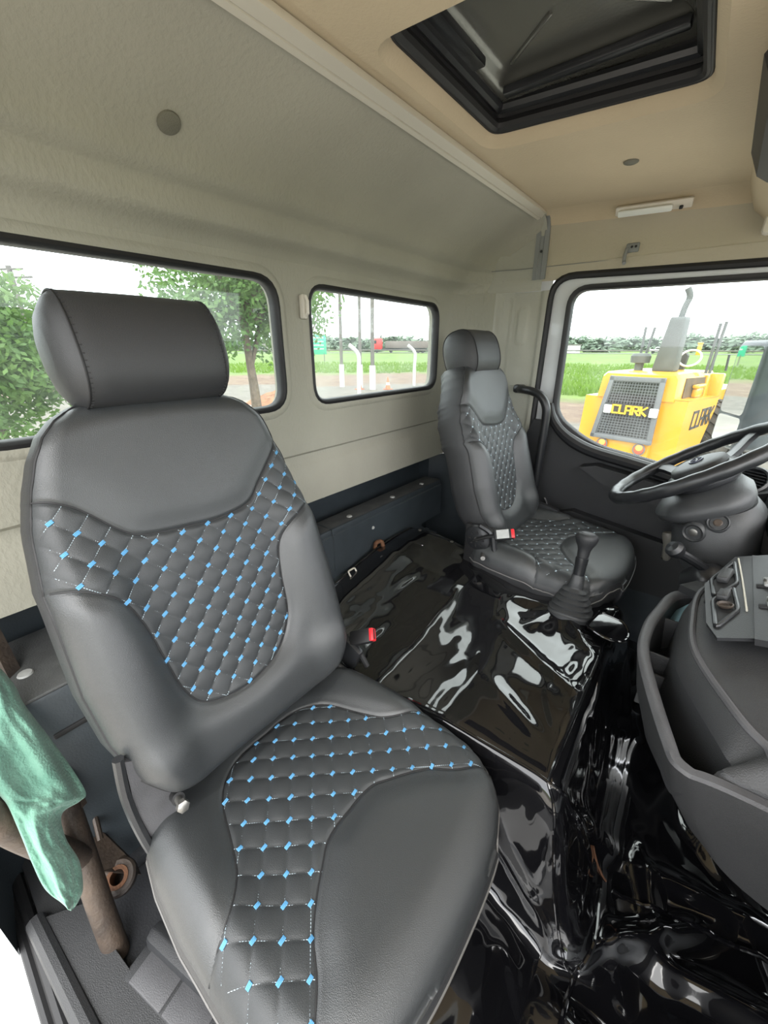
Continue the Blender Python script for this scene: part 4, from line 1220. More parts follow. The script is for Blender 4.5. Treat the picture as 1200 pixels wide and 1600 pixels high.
# ------------------------------------------------------------------ centre console
def rp(pts, n=7): return crom(pts, n)
cs = thing('centre_console', 'dark grey dashboard console with deep tray, facing the seats', 'console', (1.1, .98, .5))
zt = .70
Bp = [(1.16, 1.22, .50), (1.06, 1.16, .50), (1.02, 1.06, .50), (1.01, .97, .505), (1.02, .93, .50), (1.08, .82, .50), (1.112, .785, .495), (1.19, .752, .48), (1.45, .74, .45)]
Mp = [(1.10, 1.26, .61), (1.02, 1.21, .61), (.980, 1.12, .61), (.968, 1.02, .61), (.980, .92, .61), (1.036, .775, .61), (1.064, .735, .605), (1.14, .722, .60), (1.45, .72, .59)]
Op = [(1.06, 1.27, zt), (.99, 1.22, zt), (.965, 1.12, zt), (.953, 1.03, zt), (.960, .92, zt), (1.013, .748, zt), (1.043, .700, zt), (1.118, .706, zt), (1.45, .715, zt)]
O2 = [(x + (.004 if i < 6 else 0), y + (.002 if i > 4 else 0), zt + .006) for i, (x, y, z) in enumerate(Op)]
Kp = [(1.06, 1.245, zt + .006), (1.005, 1.20, zt + .006), (.983, 1.12, zt + .006), (.970, 1.025, zt + .006), (.976, .93, zt + .006), (1.027, .758, zt + .006), (1.051, .714, zt + .006), (1.112, .720, zt + .006), (1.45, .722, zt + .012)]
K2 = [(x + .004, y, z - .006) for x, y, z in Kp]
def low(pts, d):
    return [(x + (.012 if i < 7 else 0), y, (z - d * (1 if 0 < i < 6 else .35 if i == 6 else 0))) for i, (x, y, z) in enumerate(pts)]
K3 = low(K2, .10)
Jp = [(1.07, 1.23, zt + .008), (1.035, 1.19, zt + .008), (1.016, 1.13, zt + .008), (1.012, 1.03, zt + .008), (1.020, .915, zt + .008), (1.080, .780, zt + .008), (1.096, .750, zt + .008), (1.118, .7235, zt + .010), (1.45, .73, zt + .015)]
J3 = [(x - .004, y, z - .095 * (1 if 0 < i < 6 else .3 if i == 6 else 0)) for i, (x, y, z) in enumerate(Jp)]
Ip = [(1.085, 1.225, .762), (1.048, 1.18, .762), (1.027, 1.12, .762), (1.022, 1.03, .760), (1.031, .915, .755), (1.082, .810, .750), (1.118, .770, .744), (1.165, .742, .745), (1.45, .735, .79)]
I2 = [(x + .010, y - .001, z + .006) for x, y, z in Ip]
def loft(*L):
    return MB().grid([[tuple(q) for q in rp(l)] for l in L])
bot = [(1.5, y, .40) for (x, y, z) in Bp]
shell = obj('outer_shell', loft(Bp, Mp, Op), 'plastic_grey', cs, angle=50)
obj('tray_rim', loft(Op, O2, Kp, K2), 'plastic_rim', cs, angle=60)
obj('tray', loft(K2, K3, J3, Jp), 'plastic_grey', cs, angle=40)
obj('inner_body', loft(Jp, Ip, I2), 'plastic_grey', cs, angle=50)
# upper face, tilted up towards the dashboard
Tp = [(x, y, z) for x, y, z in I2]
far_ = [(1.45, 1.22, .86), (1.45, 1.18, .86), (1.45, 1.12, .86), (1.45, 1.03, .86), (1.45, .93, .855), (1.45, .83, .85), (1.45, .79, .84), (1.45, .765, .82), (1.46, .745, .79)]
mid = [tuple((Vector(a) * .5 + Vector(b) * .5 + Vector((0, 0, .004)))) for a, b in zip(Tp, far_)]
obj('upper_panel', loft(Tp, mid, far_), 'plastic_grey', cs, angle=50)
obj('ridge', MB().tube([p + Vector((.004, 0, .004)) for p in rp(Ip)], .006, 8), 'plastic_rim', cs)
for y, z0, dx in ((1.125, .69, 0), (.985, .686, 0), (.955, .66, .002)):
    x0 = float(np.interp(y, [.758, .93, 1.025, 1.12], [1.027, .976, .970, .983])) ; x1 = float(np.interp(y, [.78, .915, 1.03, 1.13], [1.08, 1.02, 1.012, 1.016]))
    obj('divider', MB().box(((x0 + x1) / 2 + .004, y, z0 - .05), (x1 - x0 + .004, .005, .085), None, .002), 'plastic_grey', cs)
obj('far_lid', MB().prism([(1.00, 1.215, .712), (1.03, 1.255, .715), (1.13, 1.26, .73), (1.12, 1.19, .74), (1.055, 1.175, .72)], (0, 0, .018)), 'plastic', cs, angle=30)
tag(obj('plastic_card', MB().box((1.015, 1.165, .675), (.012, .055, .05), Matrix.Rotation(.5, 3, 'Y') @ Matrix.Rotation(.3, 3, 'X'), .003), 'screen'), 'pale blue plastic card in the console tray', 'card')
obj('clip_lever', MB().box((1.045, 1.09, .765), (.014, .022, .03), Matrix.Rotation(.4, 3, 'Y'), .005), 'plastic_sat', cs)
obj('side_knob', MB().lathe([(0, .012), (.018, .012), (.022, .006), (.022, 0)], (1.168, .7365, .665), 20, Matrix.Rotation(pi / 2, 3, 'X')), 'lightgrey', cs)
# switch panel lying on the upper face
def hz(x): return .786 + .26 * (x - 1.05)
pn = Vector((-.25, 0, .97)).normalized(); px_ = Vector((.97, 0, .25)).normalized(); py_ = Vector((0, 1, 0))
Rp = Matrix((px_, py_, pn)).transposed()
sp0 = Vector((1.055, 1.09, hz(1.055)))
sp = thing('switch_panel', 'black switch panel with two square recesses and lighter socket', 'panel', tuple(sp0))
def onp(u, v, w=0): return sp0 + px_ * u + py_ * v + pn * w
def top_(x, y, w=0): return Vector((x, y, hz(x))) + pn * w
obj('base', MB().prism([tuple(top_(*p)) for p in [(1.036, 1.13), (1.085, 1.29), (1.16, 1.32), (1.13, .95), (1.058, .925), (1.043, .97)]], tuple(pn * .006)), 'plastic_sat', sp, angle=30)
for Q4 in ([(1.050, 1.055), (1.080, 1.122), (1.086, 1.030), (1.056, .955)], [(1.046, 1.150), (1.083, 1.255), (1.086, 1.145), (1.052, 1.072)]):
    L = rrect(Q4, .012, 4)
    obj('frame', MB().tube([top_(p.x, p.y, .008) for p in L], .0038, 8, True), 'plastic_sat', sp)
    obj('recess', MB().prism([tuple(top_(p.x, p.y, .0062)) for p in L], tuple(pn * .0012)), 'seam', sp)
obj('lighter_socket', MB().lathe([(.010, .004), (.012, .006), (.013, .009), (.011, .010), (.009, .006), (0, .005)], top_(1.068, 1.035, .005), 20, Rp), 'rust', sp)
obj('rocker_switch', MB().box(top_(1.068, 1.165, .014), (.020, .055, .014), Rp @ Matrix.Rotation(-.2, 3, 'Z'), .004), 'plastic_grey', sp)
obj('socket_flap', MB().box(top_(1.066, 1.075, .014), (.018, .035, .012), Rp @ Matrix.Rotation(-.2, 3, 'Z'), .004), 'plastic_grey', sp)
obj('trim_line', MB().tube(crom([top_(1.090, 1.275, .008), top_(1.094, 1.16, .009), top_(1.097, 1.03, .008)], 5), .0018, 8), 'silver', sp)
# heater slide unit right of the switches
hu = thing('heater_control', 'black heater control plate with grey slide brackets and loose wires', 'control', tuple(onp(.13, 0)))
obj('plate', MB().prism([tuple(onp(*p)) for p in [(.050, -.16), (.22, -.17), (.22, .20), (.06, .20)]], tuple(pn * .012)), 'plastic_sat', hu, angle=30)
for k, v in enumerate((-.045, .04)):
    obj('slide_slot', MB().box(onp(.085, v, .013), (.05, .012, .004), Rp, .001), 'seam', hu)
    obj('slide_bracket', MB().box(onp(.080, v + .012, .017), (.018, .034, .008), Rp, .003), 'lightgrey', hu)
    obj('screw', MB().lathe([(0, .006), (.006, .006), (.008, 0)], onp(.078, v + .010, .020), 12, Rp), 'steel', hu)
obj('clear_knob', MB().box(onp(.105, .065, .030), (.028, .050, .035), Rp, .010), 'lightgrey', hu)
obj('clear_knob', MB().box(onp(.105, -.030, .026), (.022, .055, .03), Rp, .010), 'lightgrey', hu)
for k in range(5):
    obj('wire', MB().tube(crom([onp(.16, -.02 + .01 * k, .03), onp(.12, .0 + .004 * k, .05 + .003 * k), onp(.10, .004 * k, .045), onp(.085, -.01 + .004 * k, .02)], 5), .0018, 6), 'wire_p' if k % 2 else 'rubber', hu)

# dashboard body reaching across the cab below the windscreen
ds = thing('dashboard', 'black dashboard running below the windscreen', 'dashboard', (1.5, 1, .8))
obj('body', MB().prism([(1.30, .10, .42), (1.24, .10, .55), (1.22, .10, .78), (1.30, .10, .86), (1.62, .10, .86), (1.62, .10, .42)], (0, .60, 0)), 'plastic', ds, angle=30)
obj('driver_side', MB().prism([(1.47, 1.25, .42), (1.47, 1.25, .90), (1.62, 1.25, .90), (1.62, 1.25, .42)], (0, .68, 0)), 'plastic', ds, angle=30)
obj('centre_back', MB().prism([(1.46, .74, .30), (1.46, .74, .90), (1.62, .74, .90), (1.62, .74, .30)], (0, .55, 0)), 'plastic', ds, angle=30)

# ------------------------------------------------------------------ steering column and wheel
wc = Vector((.966, 1.575, .942)); wn_ = Vector((-.574, 0, .819)).normalized(); wx = Vector((.819, 0, .574)).normalized(); wy = Vector((0, 1, 0))
sw = thing('steering_wheel', 'black steering wheel with four spokes and oval emblem on its hub', 'steering wheel', tuple(wc))
RW = .222
rim = [wc + wx * RW * math.cos(t) + wy * RW * math.sin(t) for t in [2 * pi * k / 96 for k in range(96)]]
obj('rim', MB().tube(rim, [.0185 + .0008 * math.sin(k * 1.5) for k in range(96)], 14, True), 'plastic_sat', sw)
Rw = Matrix((wx, wy, wn_)).transposed()
obj('hub', MB().lathe([(.0, -.005), (.06, -.012), (.082, -.022), (.090, -.035), (.088, -.055), (.07, -.07), (0, -.07)], wc, 40, Rw @ Matrix.Diagonal((1.0, 1.25, 1))), 'plastic_sat', sw, angle=60)
for ang in (-148, -32, 38, 142):
    t = math.radians(ang + 90 - 0); t = math.radians(ang)
    dr = wx * math.sin(t) * 1.0 + wy * math.cos(t)
    sd = wn_.cross(dr)
    pts = [(.055, .034, -.024), (.09, .026, -.026), (.13, .019, -.022), (.17, .017, -.012), (.215, .020, -.002)]
    rows = []
    for rr0, hwid, hz in pts:
        base_ = wc + dr * rr0 + wn_ * hz
        rows.append([base_ - sd * hwid - wn_ * .008, base_ - sd * hwid * .9 + wn_ * .004, base_ + wn_ * .008, base_ + sd * hwid * .9 + wn_ * .004, base_ + sd * hwid - wn_ * .008, base_ - wn_ * .012, base_ - sd * hwid - wn_ * .008])
    obj('spoke', MB().grid(rows), 'plastic_sat', sw, angle=60)
obj('hub_pad', MB().lathe([(0, .008), (.045, .006), (.060, .0), (.064, -.012)], wc, 36, Rw @ Matrix.Diagonal((1.1, 1.35, 1))), 'plastic_grey', sw, angle=60)
em = [wc + wn_ * .0095 + wx * .016 * math.cos(t) + wy * .027 * math.sin(t) for t in [2 * pi * k / 32 for k in range(32)]]
obj('emblem_ring', MB().tube(em, .0022, 6, True), 'emblem', sw)
obj('emblem_bar', MB().tube([wc + wn_ * .0095 + wy * -.020, wc + wn_ * .0098 + wx * .004, wc + wn_ * .0095 + wy * .020], .0022, 6).tube([wc + wn_ * .0095 + wx * -.013 + wy * -.006, wc + wn_ * .0098 + wx * .012 + wy * .006], .0022, 6), 'emblem', sw)

sc_ = thing('steering_column', 'black plastic steering column housing with two round holes', 'column', (1.1, 1.56, .5))
def sect(cx, cy, cz, hx, hy, tilt, n=28, p=.7):
    u = Vector((math.cos(tilt), 0, math.sin(tilt))); v = Vector((0, 1, 0)); out = []
    for k in range(n):
        t = 2 * pi * k / n
        out.append(Vector((cx, cy, cz)) + u * math.copysign(abs(math.cos(t)) ** p, math.cos(t)) * hx + v * math.copysign(abs(math.sin(t)) ** p, math.sin(t)) * hy)
    return out
def loftrings(R_, cap=True):
    n = len(R_[0]); V = [p for r_ in R_ for p in r_]; F = []
    for i in range(len(R_) - 1):
        for k in range(n): F.append((i * n + k, i * n + (k + 1) % n, (i + 1) * n + (k + 1) % n, (i + 1) * n + k))
    if cap: F.append(tuple(range(n))[::-1]); F.append(tuple((len(R_) - 1) * n + k for k in range(n)))
    return MB().add(V, F)
obj('shroud', loftrings([sect(.985, 1.56, .888, .06, .08, .57), sect(.990, 1.56, .874, .096, .110, .57), sect(1.0, 1.555, .853, .116, .128, .54), sect(1.012, 1.55, .838, .112, .126, .52), sect(1.03, 1.55, .822, .09, .11, .48)]), 'column', sc_, angle=50)
hs_ = obj('housing', loftrings([sect(1.035, 1.55, .835, .09, .115, .48), sect(1.045, 1.545, .81, .104, .130, .42), sect(1.058, 1.545, .72, .098, .128, .2), sect(1.13, 1.55, .62, .085, .115, .2), sect(1.18, 1.56, .50, .075, .10, .1), sect(1.25, 1.56, .35, .07, .09, 0), sect(1.30, 1.56, .14, .07, .09, 0)]), 'column', sc_, angle=50)
# the two barrels facing the camera side, with holes
from mathutils.bvhtree import BVHTree
bv = BVHTree.FromPolygons([v.co.copy() for v in hs_.data.vertices], [tuple(p.vertices) for p in hs_.data.polygons])
for nm, P0, r in (('ignition_lock', (1.0014, 1.4400, 0.7826), .021), ('switch_hole', (1.0432, 1.4200, 0.8300), .020)):
    loc_h, nor_h, _i, _d = bv.ray_cast(Vector((.95, .15, 1.25)), (Vector(P0) - Vector((.95, .15, 1.25))).normalized())
    P0 = loc_h; nv = nor_h if nor_h.y < 0 else -nor_h; Rn = nv.to_track_quat('Z', 'Y').to_matrix()
    o = obj(nm, MB().lathe([(r * 1.35, -.010), (r * 1.30, .001), (r * 1.12, .004), (r * 1.0, .002), (r * .92, -.002), (r * .86, .0008), (0, .0008)], P0, 28, Rn), 'column', sc_, angle=50)
    obj('bore', MB().lathe([(0, .0030), (r * .40, .0030), (r * .5, .0016), (r * .5, -.002)], P0, 20, Rn), 'rust' if 'hole' in nm else 'steel', o)

# parking brake lever and its drum
pb = thing('parking_brake', 'black parking brake lever on a round drum beside the steering column', 'lever', (1.07, 1.40, .66))
A_ = Vector((1.0620, 1.3800, 0.6856)); B_ = Vector((0.9767, 1.3400, 0.7592))
mid_ = (A_ + B_) / 2 + Vector((0, 0, .012))
obj('drum', MB().lathe([(0, .035), (.022, .034), (.034, .028), (.042, .015), (.044, 0), (.044, -.06)], A_, 28, Vector((.25, -.55, .5)).to_track_quat('Z', 'Y').to_matrix()), 'plastic_sat', pb, angle=50)
obj('lever', MB().tube(crom([A_ + Vector((0, 0, .02)), mid_, B_], 6), .012, 10), 'plastic_sat', pb)
dirb = (B_ - mid_).normalized()
obj('knob', MB().lathe([(0, -.016), (.014, -.014), (.021, 0), (.022, .012), (.015, .022), (0, .025)], B_, 18, (dirb + Vector((0, -.3, .5))).normalized().to_track_quat('Z', 'Y').to_matrix()), 'plastic_sat', pb)
obj('bracket', MB().box(A_ + Vector((.06, -.03, -.02)), (.08, .10, .05), None, .012), 'plastic', pb)
wl = thing('window_crank', 'worn grey crank grip on the black door panel near the brake lever', 'crank', (.95, 1.85, .6))
Q = [Vector((0.9493, 1.8400, 0.6175)), Vector((0.9576, 1.8350, 0.5745)), Vector((0.9648, 1.8400, 0.5153))]
obj('grip', MB().tube(crom(Q, 5), [.018, .021, .022, .020, .018, .016, .016, .016, .016, .016, .013], 12), 'knob_grey', wl)
obj('arm', MB().tube([Q[2], Q[2] + Vector((-.01, .05, -.02)), Q[2] + Vector((.03, .08, -.03))], .011, 8), 'knob_grey', wl)
obj('pivot', MB().lathe([(0, .02), (.016, .02), (.02, 0)], Q[2] + Vector((.03, .075, -.03)), 14, Matrix.Rotation(pi / 2, 3, 'X')), 'plastic_sat', wl)

# instrument hood and air vent at the right edge
ih = thing('instrument_hood', 'black instrument hood with round air vent at the right edge', 'dashboard', (1.2, 1.6, .8))
obj('hood', MB().prism([(1.20, 1.36, .70), (1.15, 1.36, .80), (1.155, 1.36, .86), (1.22, 1.36, .895), (1.42, 1.36, .93), (1.45, 1.36, .70)], (0, .36, 0)), 'plastic_sat', ih, angle=25)
vp = Vector((1.1072, 1.8000, 0.8626)); nv = Vector((-.35, -.6, .7)).normalized(); Rn = nv.to_track_quat('Z', 'Y').to_matrix()
obj('vent_ring', MB().lathe([(.052, -.02), (.054, 0), (.048, .005), (.043, .002), (.040, -.02), (0, -.02)], vp, 32, Rn), 'plastic_sat', ih, angle=50)
for k in range(-3, 4):
    hw_ = math.sqrt(max(0, .04 ** 2 - (k * .0105) ** 2))
    obj('vent_slat', MB().box(vp + Rn @ Vector((0, k * .0105, .0)), (hw_ * 2, .0025, .016), Rn @ Matrix.Rotation(.5, 3, 'X')), 'plastic', ih)
obj('side_cover', MB().prism([(1.08, 1.73, .58), (1.05, 1.73, .78), (1.07, 1.73, .815), (1.17, 1.73, .855), (1.40, 1.73, .88), (1.40, 1.73, .58)], (0, .17, 0)), 'plastic_sat', ih, angle=30)

# ------------------------------------------------------------------ rusty tube and green cloth, near left
jk = thing('rusty_tube_frame', 'rusty brown tube frame with an eye lug standing on the floor behind the near seat', 'frame', (.2, .14, .12))
T_ = [(-.02, .153, .775), (.02, .155, .70), (.10, .157, .57), (.18, .158, .42)]
obj('channel', MB().tube(T_, .021, 4, flat=.7), 'rust', jk, angle=30)
obj('tube', MB().tube([(.165, .152, .45), (.20, .145, .36), (.245, .134, .24), (.285, .126, .122)], .0215, 20), 'rust', jk)
obj('side_tube', MB().tube(crom([(.245, .062, .66), (.240, .085, .54), (.225, .118, .41), (.21, .14, .34)], 6), .022, 14), 'rust', jk)
eye = Vector((0.2040, 0.1756, 0.2000)); 
en = Vector((.35, -.25, .9)).normalized(); Re = en.to_track_quat('Z', 'Y').to_matrix()
obj('lug', MB().lathe([(.014, -.014), (.030, -.014), (.034, -.008), (.034, .006), (.030, .010), (.016, .010), (.014, -.014)], eye, 28, Re), 'rust', jk, angle=40)
obj('eye_bushing', MB().lathe([(.0135, -.016), (.021, -.016), (.021, .013), (.0135, .013), (.0135, -.016)], eye, 24, Re), 'rust_or', jk, angle=40)
obj('link_plate', MB().prism([tuple(eye + Vector(v)) for v in [(.02, .028, -.005), (-.01, .030, 0), (-.085, .0, .10), (-.07, -.035, .12), (-.02, -.02, .03)]], (0, .005, -.014)), 'rust', jk, angle=30)
obj('pin', MB().tube([(.105, .19, .36), (.165, .175, .29)], .006, 8), 'rust', jk)
# cloth: rows of (left, right) edge points on the tube's front
rows_px = [((0.12, 0.1116, 0.7723), (0.12, 0.1523, 0.7466)), ((0.1374, 0.1039, 0.7535), (0.1374, 0.1585, 0.7141)), ((0.1554, 0.0991, 0.7322), (0.1554, 0.1588, 0.6849)), ((0.1876, 0.0885, 0.698), (0.1876, 0.1686, 0.6231)), ((0.2197, 0.0837, 0.6601), (0.2197, 0.1773, 0.5596)), ((0.2442, 0.0918, 0.618), (0.2442, 0.1801, 0.5141)), ((0.2532, 0.0947, 0.6022), (0.2532, 0.1685, 0.5132)), ((0.2661, 0.0949, 0.5845), (0.2661, 0.1425, 0.5265)), ((0.2905, 0.0937, 0.5534), (0.2905, 0.1345, 0.4998)), ((0.313, 0.0923, 0.526), (0.313, 0.1371, 0.461)), ((0.3388, 0.0928, 0.4916), (0.3388, 0.1286, 0.4358)), ((0.3516, 0.1012, 0.4595), (0.3516, 0.1191, 0.4339)), ((0.36, 0.105, 0.4411), (0.36, 0.1108, 0.4375))]
cl = []
NC = 44
for i, (L, Rr) in enumerate(rows_px):
    pass
Lc = crom([r[0] for r in rows_px], 8); Rc = crom([r[1] for r in rows_px], 8)
CAM_SIDE = Vector((.75, -.05, .6)).normalized()
def cloth_rows(sign):
    out = []
    n = len(Lc)
    for i in range(n):
        row = []
        t = i / (n - 1)
        for k in range(NC + 1):
            s = k / NC
            p = Lc[i].lerp(Rc[i], s)
            body = math.sin(pi * s) ** .55
            fold_ = .5 * math.sin(s * 9 + t * 5 + 2.2 * noise.noise((t * 4, s * 2, 0))) + .6 * noise.noise((s * 3.5, t * 9, 4)) + .35 * noise.noise((s * 8, t * 20, 7))
            off = (.024 * body + .016 * fold_ * body) * sign if sign > 0 else -.012 * body + .003 * fold_
            endk = min(1, (1 - t) / .08)
            row.append(tuple(p + CAM_SIDE * off * max(.25, endk)))
        out.append(row)
    return out
mbc = MB().grid(cloth_rows(1)); mbc.grid(cloth_rows(-1))
co = tag(obj('cleaning_cloth', mbc, 'cloth', angle=None), 'crumpled green cleaning cloth hanging over the rusty tube', 'cloth')

# ------------------------------------------------------------------ driver side mirror outside
dm = thing('door_mirror', 'tall truck door mirror outside the driver window', 'mirror', (1.15, 2.35, 1.1))
mR = Matrix.Rotation(math.radians(24), 3, 'Z')
mc = Vector((1.036, 2.45, 1.06))
def mpt(x, y, z): return mc + mR @ Vector((x, y, z))
def mloop(hy, h0, h1, x, r=.035): return [mpt(x, p.x, p.y) for p in rrect([(-hy, h0), (hy, h0), (hy, h1), (-hy, h1)], r, 6)]
obj('housing', loftrings([mloop(.098, -.21, .205, 0), mloop(.108, -.22, .215, .012), mloop(.108, -.218, .213, .10), mloop(.085, -.18, .18, .15)]), 'bluesteel', dm, angle=50)
obj('mirror_glass', MB().prism([tuple(p) for p in mloop(.088, -.075, .195, -.003, .025)], tuple(mR @ Vector((.003, 0, 0)))), 'mirror', dm, angle=30)
obj('mirror_glass', MB().prism([tuple(p) for p in mloop(.088, -.20, -.085, -.003, .02)], tuple(mR @ Vector((.003, 0, 0)))), 'mirror', dm, angle=30)
obj('arm', MB().tube(crom([mpt(.05, .0, .20), mpt(.07, -.15, .26), (1.28, 2.02, 1.36)], 6), .013, 8).tube(crom([mpt(.05, .0, -.20), mpt(.07, -.15, -.30), (1.30, 2.02, .78)], 6), .013, 8), 'rubber', dm)

# ------------------------------------------------------------------ wheel loader
LA = Vector((.705, 8.0, 0)); LW = Vector((-.977, .213, 0)); LD = Vector((.213, .977, 0))
def LP(a, b, z): return LA + LW * a + LD * b + Vector((0, 0, z))
RL = Matrix((LW, LD, Vector((0, 0, 1)))).transposed()
wlr = thing('wheel_loader', 'yellow wheel loader parked outside the driver window, rear grille facing the cab', 'loader', tuple(LP(.75, 1, GZ)))
def lbox(nm, a0, a1, b0, b1, z0, z1, m, par=None, bev=.03, label=None):
    return obj(nm, MB().box(LP((a0 + a1) / 2, (b0 + b1) / 2, (z0 + z1) / 2), (abs(a1 - a0), abs(b1 - b0), abs(z1 - z0)), RL, bev), m, par or wlr, label=label)
def lprism(nm, pts, off, m, par=None):
    return obj(nm, MB().prism([tuple(LP(*p)) for p in pts], tuple(RL @ Vector(off))), m, par or wlr, angle=30)
# counterweight / lower body, tapering towards the bottom
lprism('counterweight', [(0.36, -.05, -.52), (1.16, -.05, -.52), (1.16, -.05, .80), (.36, -.05, .80)], (0, .4, 0), 'yellow')
lprism('side_body', [(0, 0, .47), (0, 1.74, .44), (.0, 1.70, .20), (.0, 1.25, -.60), (.0, .05, -.60)], (.36, 0, 0), 'yellow')
lprism('side_shelf', [(.33, -.02, .475), (0, 0, .475), (0, 1.72, .42), (.33, 1.72, .42)], (0, 0, .02), 'yellow')
lprism('fender', [(1.20, 0, .44), (1.60, .05, .44), (1.62, .05, -.45), (1.16, 0, -.55)], (0, .9, 0), 'yellow')
hood = [(.22, .86), (1.30, .86), (1.36, .80), (1.40, .44), (.16, .44), (.18, .80)]
hv = MB()
def hring(b, k, zt_):
    return [LP(.78 + (a - .78) * k, b, .44 + (z - .44) * zt_) for a, z in hood]
n_ = len(hood); V = [p for r_ in [hring(-.02, .95, .93), hring(.06, 1.0, 1.0), hring(1.75, 1.0, 1.0)] for p in r_]; F = []
for i in range(2):
    for k in range(n_): F.append((i * n_ + k, i * n_ + (k + 1) % n_, (i + 1) * n_ + (k + 1) % n_, (i + 1) * n_ + k))
F.append(tuple(range(n_))); F.append(tuple(2 * n_ + k for k in range(n_)))
ho = obj('hood', hv.add(V, F), 'yellow', wlr, angle=30)
# opening in the hood side with the engine behind
lprism('engine_opening', [(.178, .25, .79), (.178, 1.24, .77), (.155, 1.24, .49), (.155, .20, .49)], (-.012, 0, 0), 'yellow_dk')
lbox('engine_part', .08, .15, .60, .95, .48, .62, 'yellow', bev=.02); lbox('engine_part', .06, .15, .55, 1.0, .62, .68, 'yellow', bev=.02)
lbox('hood_post', .13, .18, 1.26, 1.36, .44, .80, 'yellow', bev=.02); lbox('rear_post', .0, .2, 1.60, 1.76, .40, .82, 'yellow', bev=.03)
# grille frame, bars, lettering, lamps
gf = [(.38, .76), (1.14, .76), (1.28, -.22), (.36, -.22)]
gg = lprism('grille_panel', [(a, -.06, z) for a, z in gf], (0, -.02, 0), 'radiator')
def gedge(z): return (np.interp(z, [-.22, .76], [.36, .38]), np.interp(z, [-.22, .76], [1.28, 1.14]))
fr_ = MB(); co4 = [LP(a, -.10, z) for a, z in gf]
for i in range(4):
    a, b = co4[i], co4[(i + 1) % 4]; d = (b - a).normalized(); L_ = (b - a).length; up_ = LD; sd = d.cross(up_)
    fr_.box((a + b) / 2, (L_ + .08, .05, .075), Matrix((d, up_, sd)).transposed(), .008)
obj('grille_frame', fr_, 'grille', gg)
for k in range(1, 22):
    z = -.22 + .98 * k / 22
    if .18 < z < .36: continue
    a0, a1 = gedge(z)
    obj('grille_bar', MB().box(LP((a0 + a1) / 2, -.09, z), (a1 - a0, .02, .009), RL), 'grille', gg, smooth=False)
for k in range(1, 18):
    f0 = k / 18
    p = LP(.38 + .76 * f0, -.095, .76); q = LP(.36 + .92 * f0, -.095, -.22); d = (q - p).normalized()
    obj('grille_bar', MB().box((p + q) / 2, ((q - p).length, .015, .007), Matrix((d, LD, d.cross(LD))).transposed()), 'grille', gg, smooth=False)
lbox('name_plate', .46, 1.17, -.13, -.10, .19, .36, 'radiator', gg, .005)
GL = {'C': [((0, 1), (0, 0)), ((0, 1), (1, 1)), ((0, 0), (1, 0))], 'L': [((0, 1), (0, 0)), ((0, 0), (1, 0))],
      'A': [((0, 0), (0, 1)), ((0, 1), (1, 1)), ((1, 1), (1, 0)), ((0, .45), (1, .45))], 'R': [((0, 0), (0, 1)), ((0, 1), (1, 1)), ((1, 1), (1, .5)), ((0, .5), (1, .5)), ((.35, .5), (1, 0))],
      'K': [((0, 0), (0, 1)), ((0, .5), (1, 1)), ((0, .5), (1, 0))]}
def letters(fn, W0, H0, gap, th_, nrm, par, m, nm='lettering'):
    mb = MB(); x = 0
    for ch in 'CLARK':
        w = W0 * (.8 if ch == 'L' else 1)
        for (x0, y0), (x1, y1) in GL[ch]:
            a, b = fn(x + x0 * w, y0 * H0), fn(x + x1 * w, y1 * H0); d = b - a; L_ = d.length; d.normalize()
            mb.box((a + b) / 2, (L_ + th_, th_, .03), Matrix((d, nrm.cross(d), nrm)).transposed())
        x += w + gap
    return obj(nm, mb, m, par, smooth=False)
letters(lambda u, v: LP(1.02 - u * 1.0, -.145, .208 + v), .083, .125, .031, .023, -LD, gg, 'letter_yellow')
for a0, a1 in ((1.04, 1.16), (.45, .33)):
    lbox('work_lamp', min(a0, a1), max(a0, a1), -.17, -.11, .19, .33, 'lamp_white', gg, .015)
for a in (1.10, .49):
    tl = obj('tail_lamp', MB().lathe([(0, .035), (.075, .03), (.085, .01), (.085, -.03)], LP(a, -.06, -.36), 24, (-LD).to_track_quat('Z', 'Y').to_matrix()), 'lamp_red', wlr)
    obj('orange_lens', MB().lathe([(0, .042), (.05, .038), (.06, .028)], LP(a, -.06, -.35) + Vector((0, 0, .02)), 20, (-LD).to_track_quat('Z', 'Y').to_matrix()), 'lamp_orange', tl)
    obj('lamp_rim', MB().tube([LP(a, -.09, -.36) + RL @ Vector((.09 * math.cos(t), 0, .09 * math.sin(t))) for t in [2 * pi * k / 24 for k in range(24)]], .010, 6, True), 'grille', tl)
# side lettering
letters(lambda u, v: LP(.004, .46 + u, .0 + v), .165, .26, .075, .042, -LW, wlr, 'letter_black', 'side_lettering')
# exhaust stack, air cleaner, seat, posts
ev = MB(); ev.box((0, 0, 0), (1, 1, 1), None, .06); ev.v = [tuple(LP(.66 - .04 * (z + .5) + x * (.34 - .12 * (z + .5)), .75 + y * .26, 1.28 + z * .84)) for x, y, z in ev.v]
ex = obj('exhaust_stack', ev, 'exhaust', wlr, angle=30)
obj('tail_pipe', MB().tube(crom([LP(.62, .75, 1.66), LP(.60, .75, 1.85), LP(.57, .75, 2.0), LP(.62, .72, 2.12)], 4), .045, 12), 'exhaust', ex)
ac = obj('air_cleaner', MB().lathe([(.07, .0), (.07, .12), (.15, .13), (.16, .24), (.13, .28), (0, .29)], LP(1.08, .75, .86), 24), 'exhaust', wlr, angle=40)
lprism('operator_seat', [(.62, 1.55, .86), (.98, 1.55, .86), (.96, 1.55, 1.10), (.90, 1.55, 1.17), (.66, 1.55, 1.17), (.60, 1.55, 1.10)], (0, .1, 0), 'radiator')
